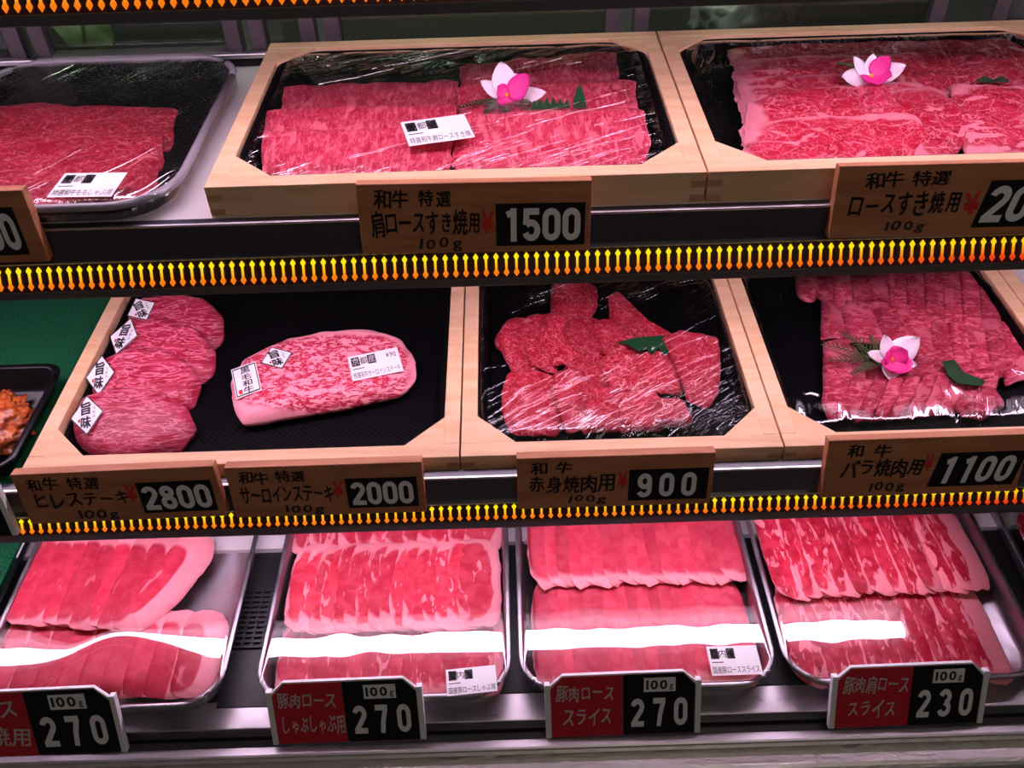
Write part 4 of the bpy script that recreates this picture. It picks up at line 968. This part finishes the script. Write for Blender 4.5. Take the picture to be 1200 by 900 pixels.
def fern(label, px, py, z, s, sprays, seed=0):
    p = P(px, py, z); r = thing('fern_sprig', label, 'fern', tuple(p), group='fern sprigs under the orchids')
    rnd = random.Random(seed)
    for a, L in sprays:
        a = radians(a); bm = bmesh.new()
        pts = [(cos(a) * L * s * k / 6, sin(a) * L * s * k / 6, 0.0012 + 0.002 * sin(k / 6 * pi)) for k in range(7)]
        tube(bm, pts, 0.0006, 6)
        for k in range(1, 13):
            f = k / 12
            for sd in (-1, 1):
                b = a + sd * radians(48); l = L * s * 0.30 * (1.05 - f * 0.75) * rnd.uniform(0.8, 1.1)
                q = (cos(a) * L * s * f, sin(a) * L * s * f, 0.0018 + 0.002 * sin(f * pi))
                e = (q[0] + cos(b) * l, q[1] + sin(b) * l, q[2] + 0.0006)
                tube(bm, [q, ((q[0] + e[0]) / 2, (q[1] + e[1]) / 2, q[2] + 0.0008), e], [0.0007, 0.0009, 0.0003], 5)
        obj('frond', bm, M['fern'], r)
    return r
fern('fern sprig below the orchid on the right beef bundle', 590, 122, 1.1405, 0.045, [(190, 1.0), (235, 0.8), (275, 0.9), (320, 0.8), (350, 0.9)], 1)
fern('fern sprig behind the orchid in the upper right box', 1020, 86, 1.1440, 0.04, [(60, 0.8), (100, 0.8), (140, 0.9), (20, 0.8)], 2)
fern('fern sprig left of the orchid on the rib slices', 1035, 425, 0.8825, 0.055, [(120, 1.1), (150, 1.2), (175, 1.1), (205, 0.8), (90, 0.8)], 3)
def grass_leaf(label, l, r_, z, teeth, hgt, lean=0.35, depth=0.25):
    """the toothed plastic divider leaf, standing"""
    a, b = P(*l, z), P(*r_, z); w = (b - a).length; h = hgt
    o_ = thing('divider_leaf', label, 'leaf', tuple(a), (-lean, 0, atan2(b.y - a.y, b.x - a.x)), 'green plastic divider leaves')
    pts = [(0, 0), (w, 0)]
    for i in range(teeth, 0, -1):
        x1 = w * i / teeth; x0 = w * (i - 1) / teeth; k = 1 - 0.35 * abs((i - 0.5) / teeth * 2 - 1)
        pts += [(x1, h * 0.35), (x1 - (x1 - x0) * 0.3, h * 0.75 * k), ((x0 + x1) / 2, h * k), (x0 + (x1 - x0) * 0.25, h * 0.7 * k)]
    pts += [(0, h * 0.35)]
    bm = bmesh.new(); prism(bm, pts, 0, 0.0005, 'y'); obj('blade', bm, M['leaf'], o_); return o_
def flat_leaf(label, pix, z, notch=True):
    w = [P(x, y, z) for x, y in pix]; c = sum(w, Vector()) / len(w)
    bm = bmesh.new(); prism(bm, [(p.x - c.x, p.y - c.y) for p in w], 0, 0.0008)
    o = obj('divider_leaf', bm, M['leaf']); o.location = (c.x, c.y, z); return tag(o, label, 'leaf', 'green plastic divider leaves')
grass_leaf('green toothed leaf standing right of the orchid on the beef bundle', (622, 129), (668, 127), 1.1425, 6, 0.013)
grass_leaf('single green spike standing on the right beef bundle', (672, 127), (687, 126), 1.1405, 1, 0.024)
grass_leaf('small green toothed leaf at the far right of the upper right box', (1144, 96), (1182, 97), 1.1415, 2, 0.008)
flat_leaf('dark green leaf with a notched edge among the red beef pieces', [(722, 402), (745, 396), (770, 394), (793, 393), (793, 412), (778, 416), (772, 408), (764, 416), (758, 410), (748, 412), (736, 404)], 0.8855)
flat_leaf('dark green leaf lying beside the rib slice fan', [(1104, 424), (1118, 422), (1130, 437), (1155, 447), (1150, 453), (1122, 450), (1110, 440)], 0.8835)

#@@SIDE
# ------------------------------------------------------------------ left end of the middle shelf
tag(box('turf_mat', M['turf'], None, -0.95, -0.4995, 0.612, 1.03, DECK2 + 0.0002, DECK2 + 0.004), 'green artificial turf mat at the left end of the middle shelf', 'mat')
t_ = thing('plastic_tray', 'small black tray of reddish fried food cut off at the left edge', 'tray', (-0.594, 0.705, DECK2 + 0.0042), group='black plastic trays')
bm = bmesh.new(); dish(bm, 0.17, 0.165, 0.030, 0.022, 0.016, 0.008); obj('body', bm, M['black'], t_, True)
bm = bmesh.new(); bmesh.ops.create_icosphere(bm, subdivisions=5, radius=1.0)
for v in bm.verts:
    n_ = v.co.normalized(); q = 1 + 0.22 * mn.noise(n_ * 3.5) + 0.14 * mn.noise(n_ * 9) + 0.07 * mn.noise(n_ * 20)
    v.co = Vector((n_.x * 0.058 * q, n_.y * 0.056 * q, max(n_.z * 0.022 * q, -0.004)))
o = obj('fried_food', bm, M['fried'], None, True); o.location = (-0.589, 0.705, DECK2 + 0.0105)
tag(o, 'heap of reddish brown glazed fried food in the small black tray', 'food', None, 'stuff')
t_ = thing('plastic_tray', 'dark tray at the left edge beside the leftmost steel tray', 'tray', (-0.705, 0.66, DECK3 + 0.0003), group='black plastic trays')
bm = bmesh.new(); dish(bm, 0.18, 0.30, 0.028, 0.03, 0.014, 0.006); obj('body', bm, M['black'], t_, True)
tag(box('turf_mat', M['turf'], None, -0.775, -0.637, 0.54, 0.77, DECK3 + 0.0025, DECK3 + 0.012), 'green liner in the dark tray at the lower left edge', 'mat')

#@@BEHIND
# ------------------------------------------------------------------ behind the glass doors
tag(box('back_counter', M['dark'], None, -1.2, 1.2, 1.12, 1.60, 1.02, 1.06), 'dark work counter behind the glass doors', 'counter')
M['cabbage'] = plain('cabbage_leaf', (0.16, 0.22, 0.09), 0.6); M['bag'] = plain('white_bag', (0.30, 0.32, 0.31), 0.35); M['tie'] = plain('orange_tie', (0.6, 0.2, 0.04), 0.5)
def blob(name, mat, rx, ry, rz_, amp, parent=None, fr=3.0, seed=0):
    bm = bmesh.new(); bmesh.ops.create_icosphere(bm, subdivisions=4, radius=1.0)
    for v in bm.verts:
        n_ = v.co.normalized(); q = 1 + amp * mn.noise(n_ * fr + Vector((seed, 0, 0)))
        v.co = Vector((n_.x * rx * q, n_.y * ry * q, n_.z * rz_ * q + rz_))
    return obj(name, bm, mat, parent, True)
r = thing('cabbage', 'pale green cabbage behind the glass at the upper left', 'vegetable', (PY(72, 38, 1.2).x, 1.20, 1.06))
blob('heart', M['cabbage'], 0.062, 0.05, 0.045, 0.12, r, 4)
for i, a in enumerate((0.3, 2.2, 4.2)):
    o = petal(0.085, 0.10, 1.3, M['cabbage'], r, a, 0.9, 0.02, 'leaf', 0.01)
r = thing('plastic_bag', 'white plastic bag tied with an orange band behind the glass', 'bag', (PY(868, 20, 1.19).x, 1.19, 1.06))
blob('body', M['bag'], 0.062, 0.05, 0.046, 0.25, r, 5, 3)
bm = bmesh.new(); tube(bm, [(0, 0, 0.090), (0, 0, 0.100)], 0.014, 12); obj('tie', bm, M['tie'], r, True)
bm = bmesh.new(); tube(bm, [(0, 0, 0.098), (0, 0, 0.115), (0.004, 0, 0.135), (0.006, 0, 0.155)], [0.011, 0.022, 0.040, 0.048], 14); obj('gathered_top', bm, M['bag'], r, True)
r = thing('bottle', 'white squeeze bottle standing right of the tied bag behind the glass', 'bottle', (PY(916, 16, 1.185).x, 1.185, 1.06))
bm = bmesh.new(); tube(bm, [(0, 0, 0), (0, 0, 0.085), (0, 0, 0.10), (0, 0, 0.108)], [0.022, 0.022, 0.014, 0.008], 16); obj('body', bm, M['bag'], r, True)
bm = bmesh.new(); tube(bm, [(0, 0, 0.108), (0, 0, 0.122)], 0.009, 12); obj('cap', bm, M['bag'], r, True)
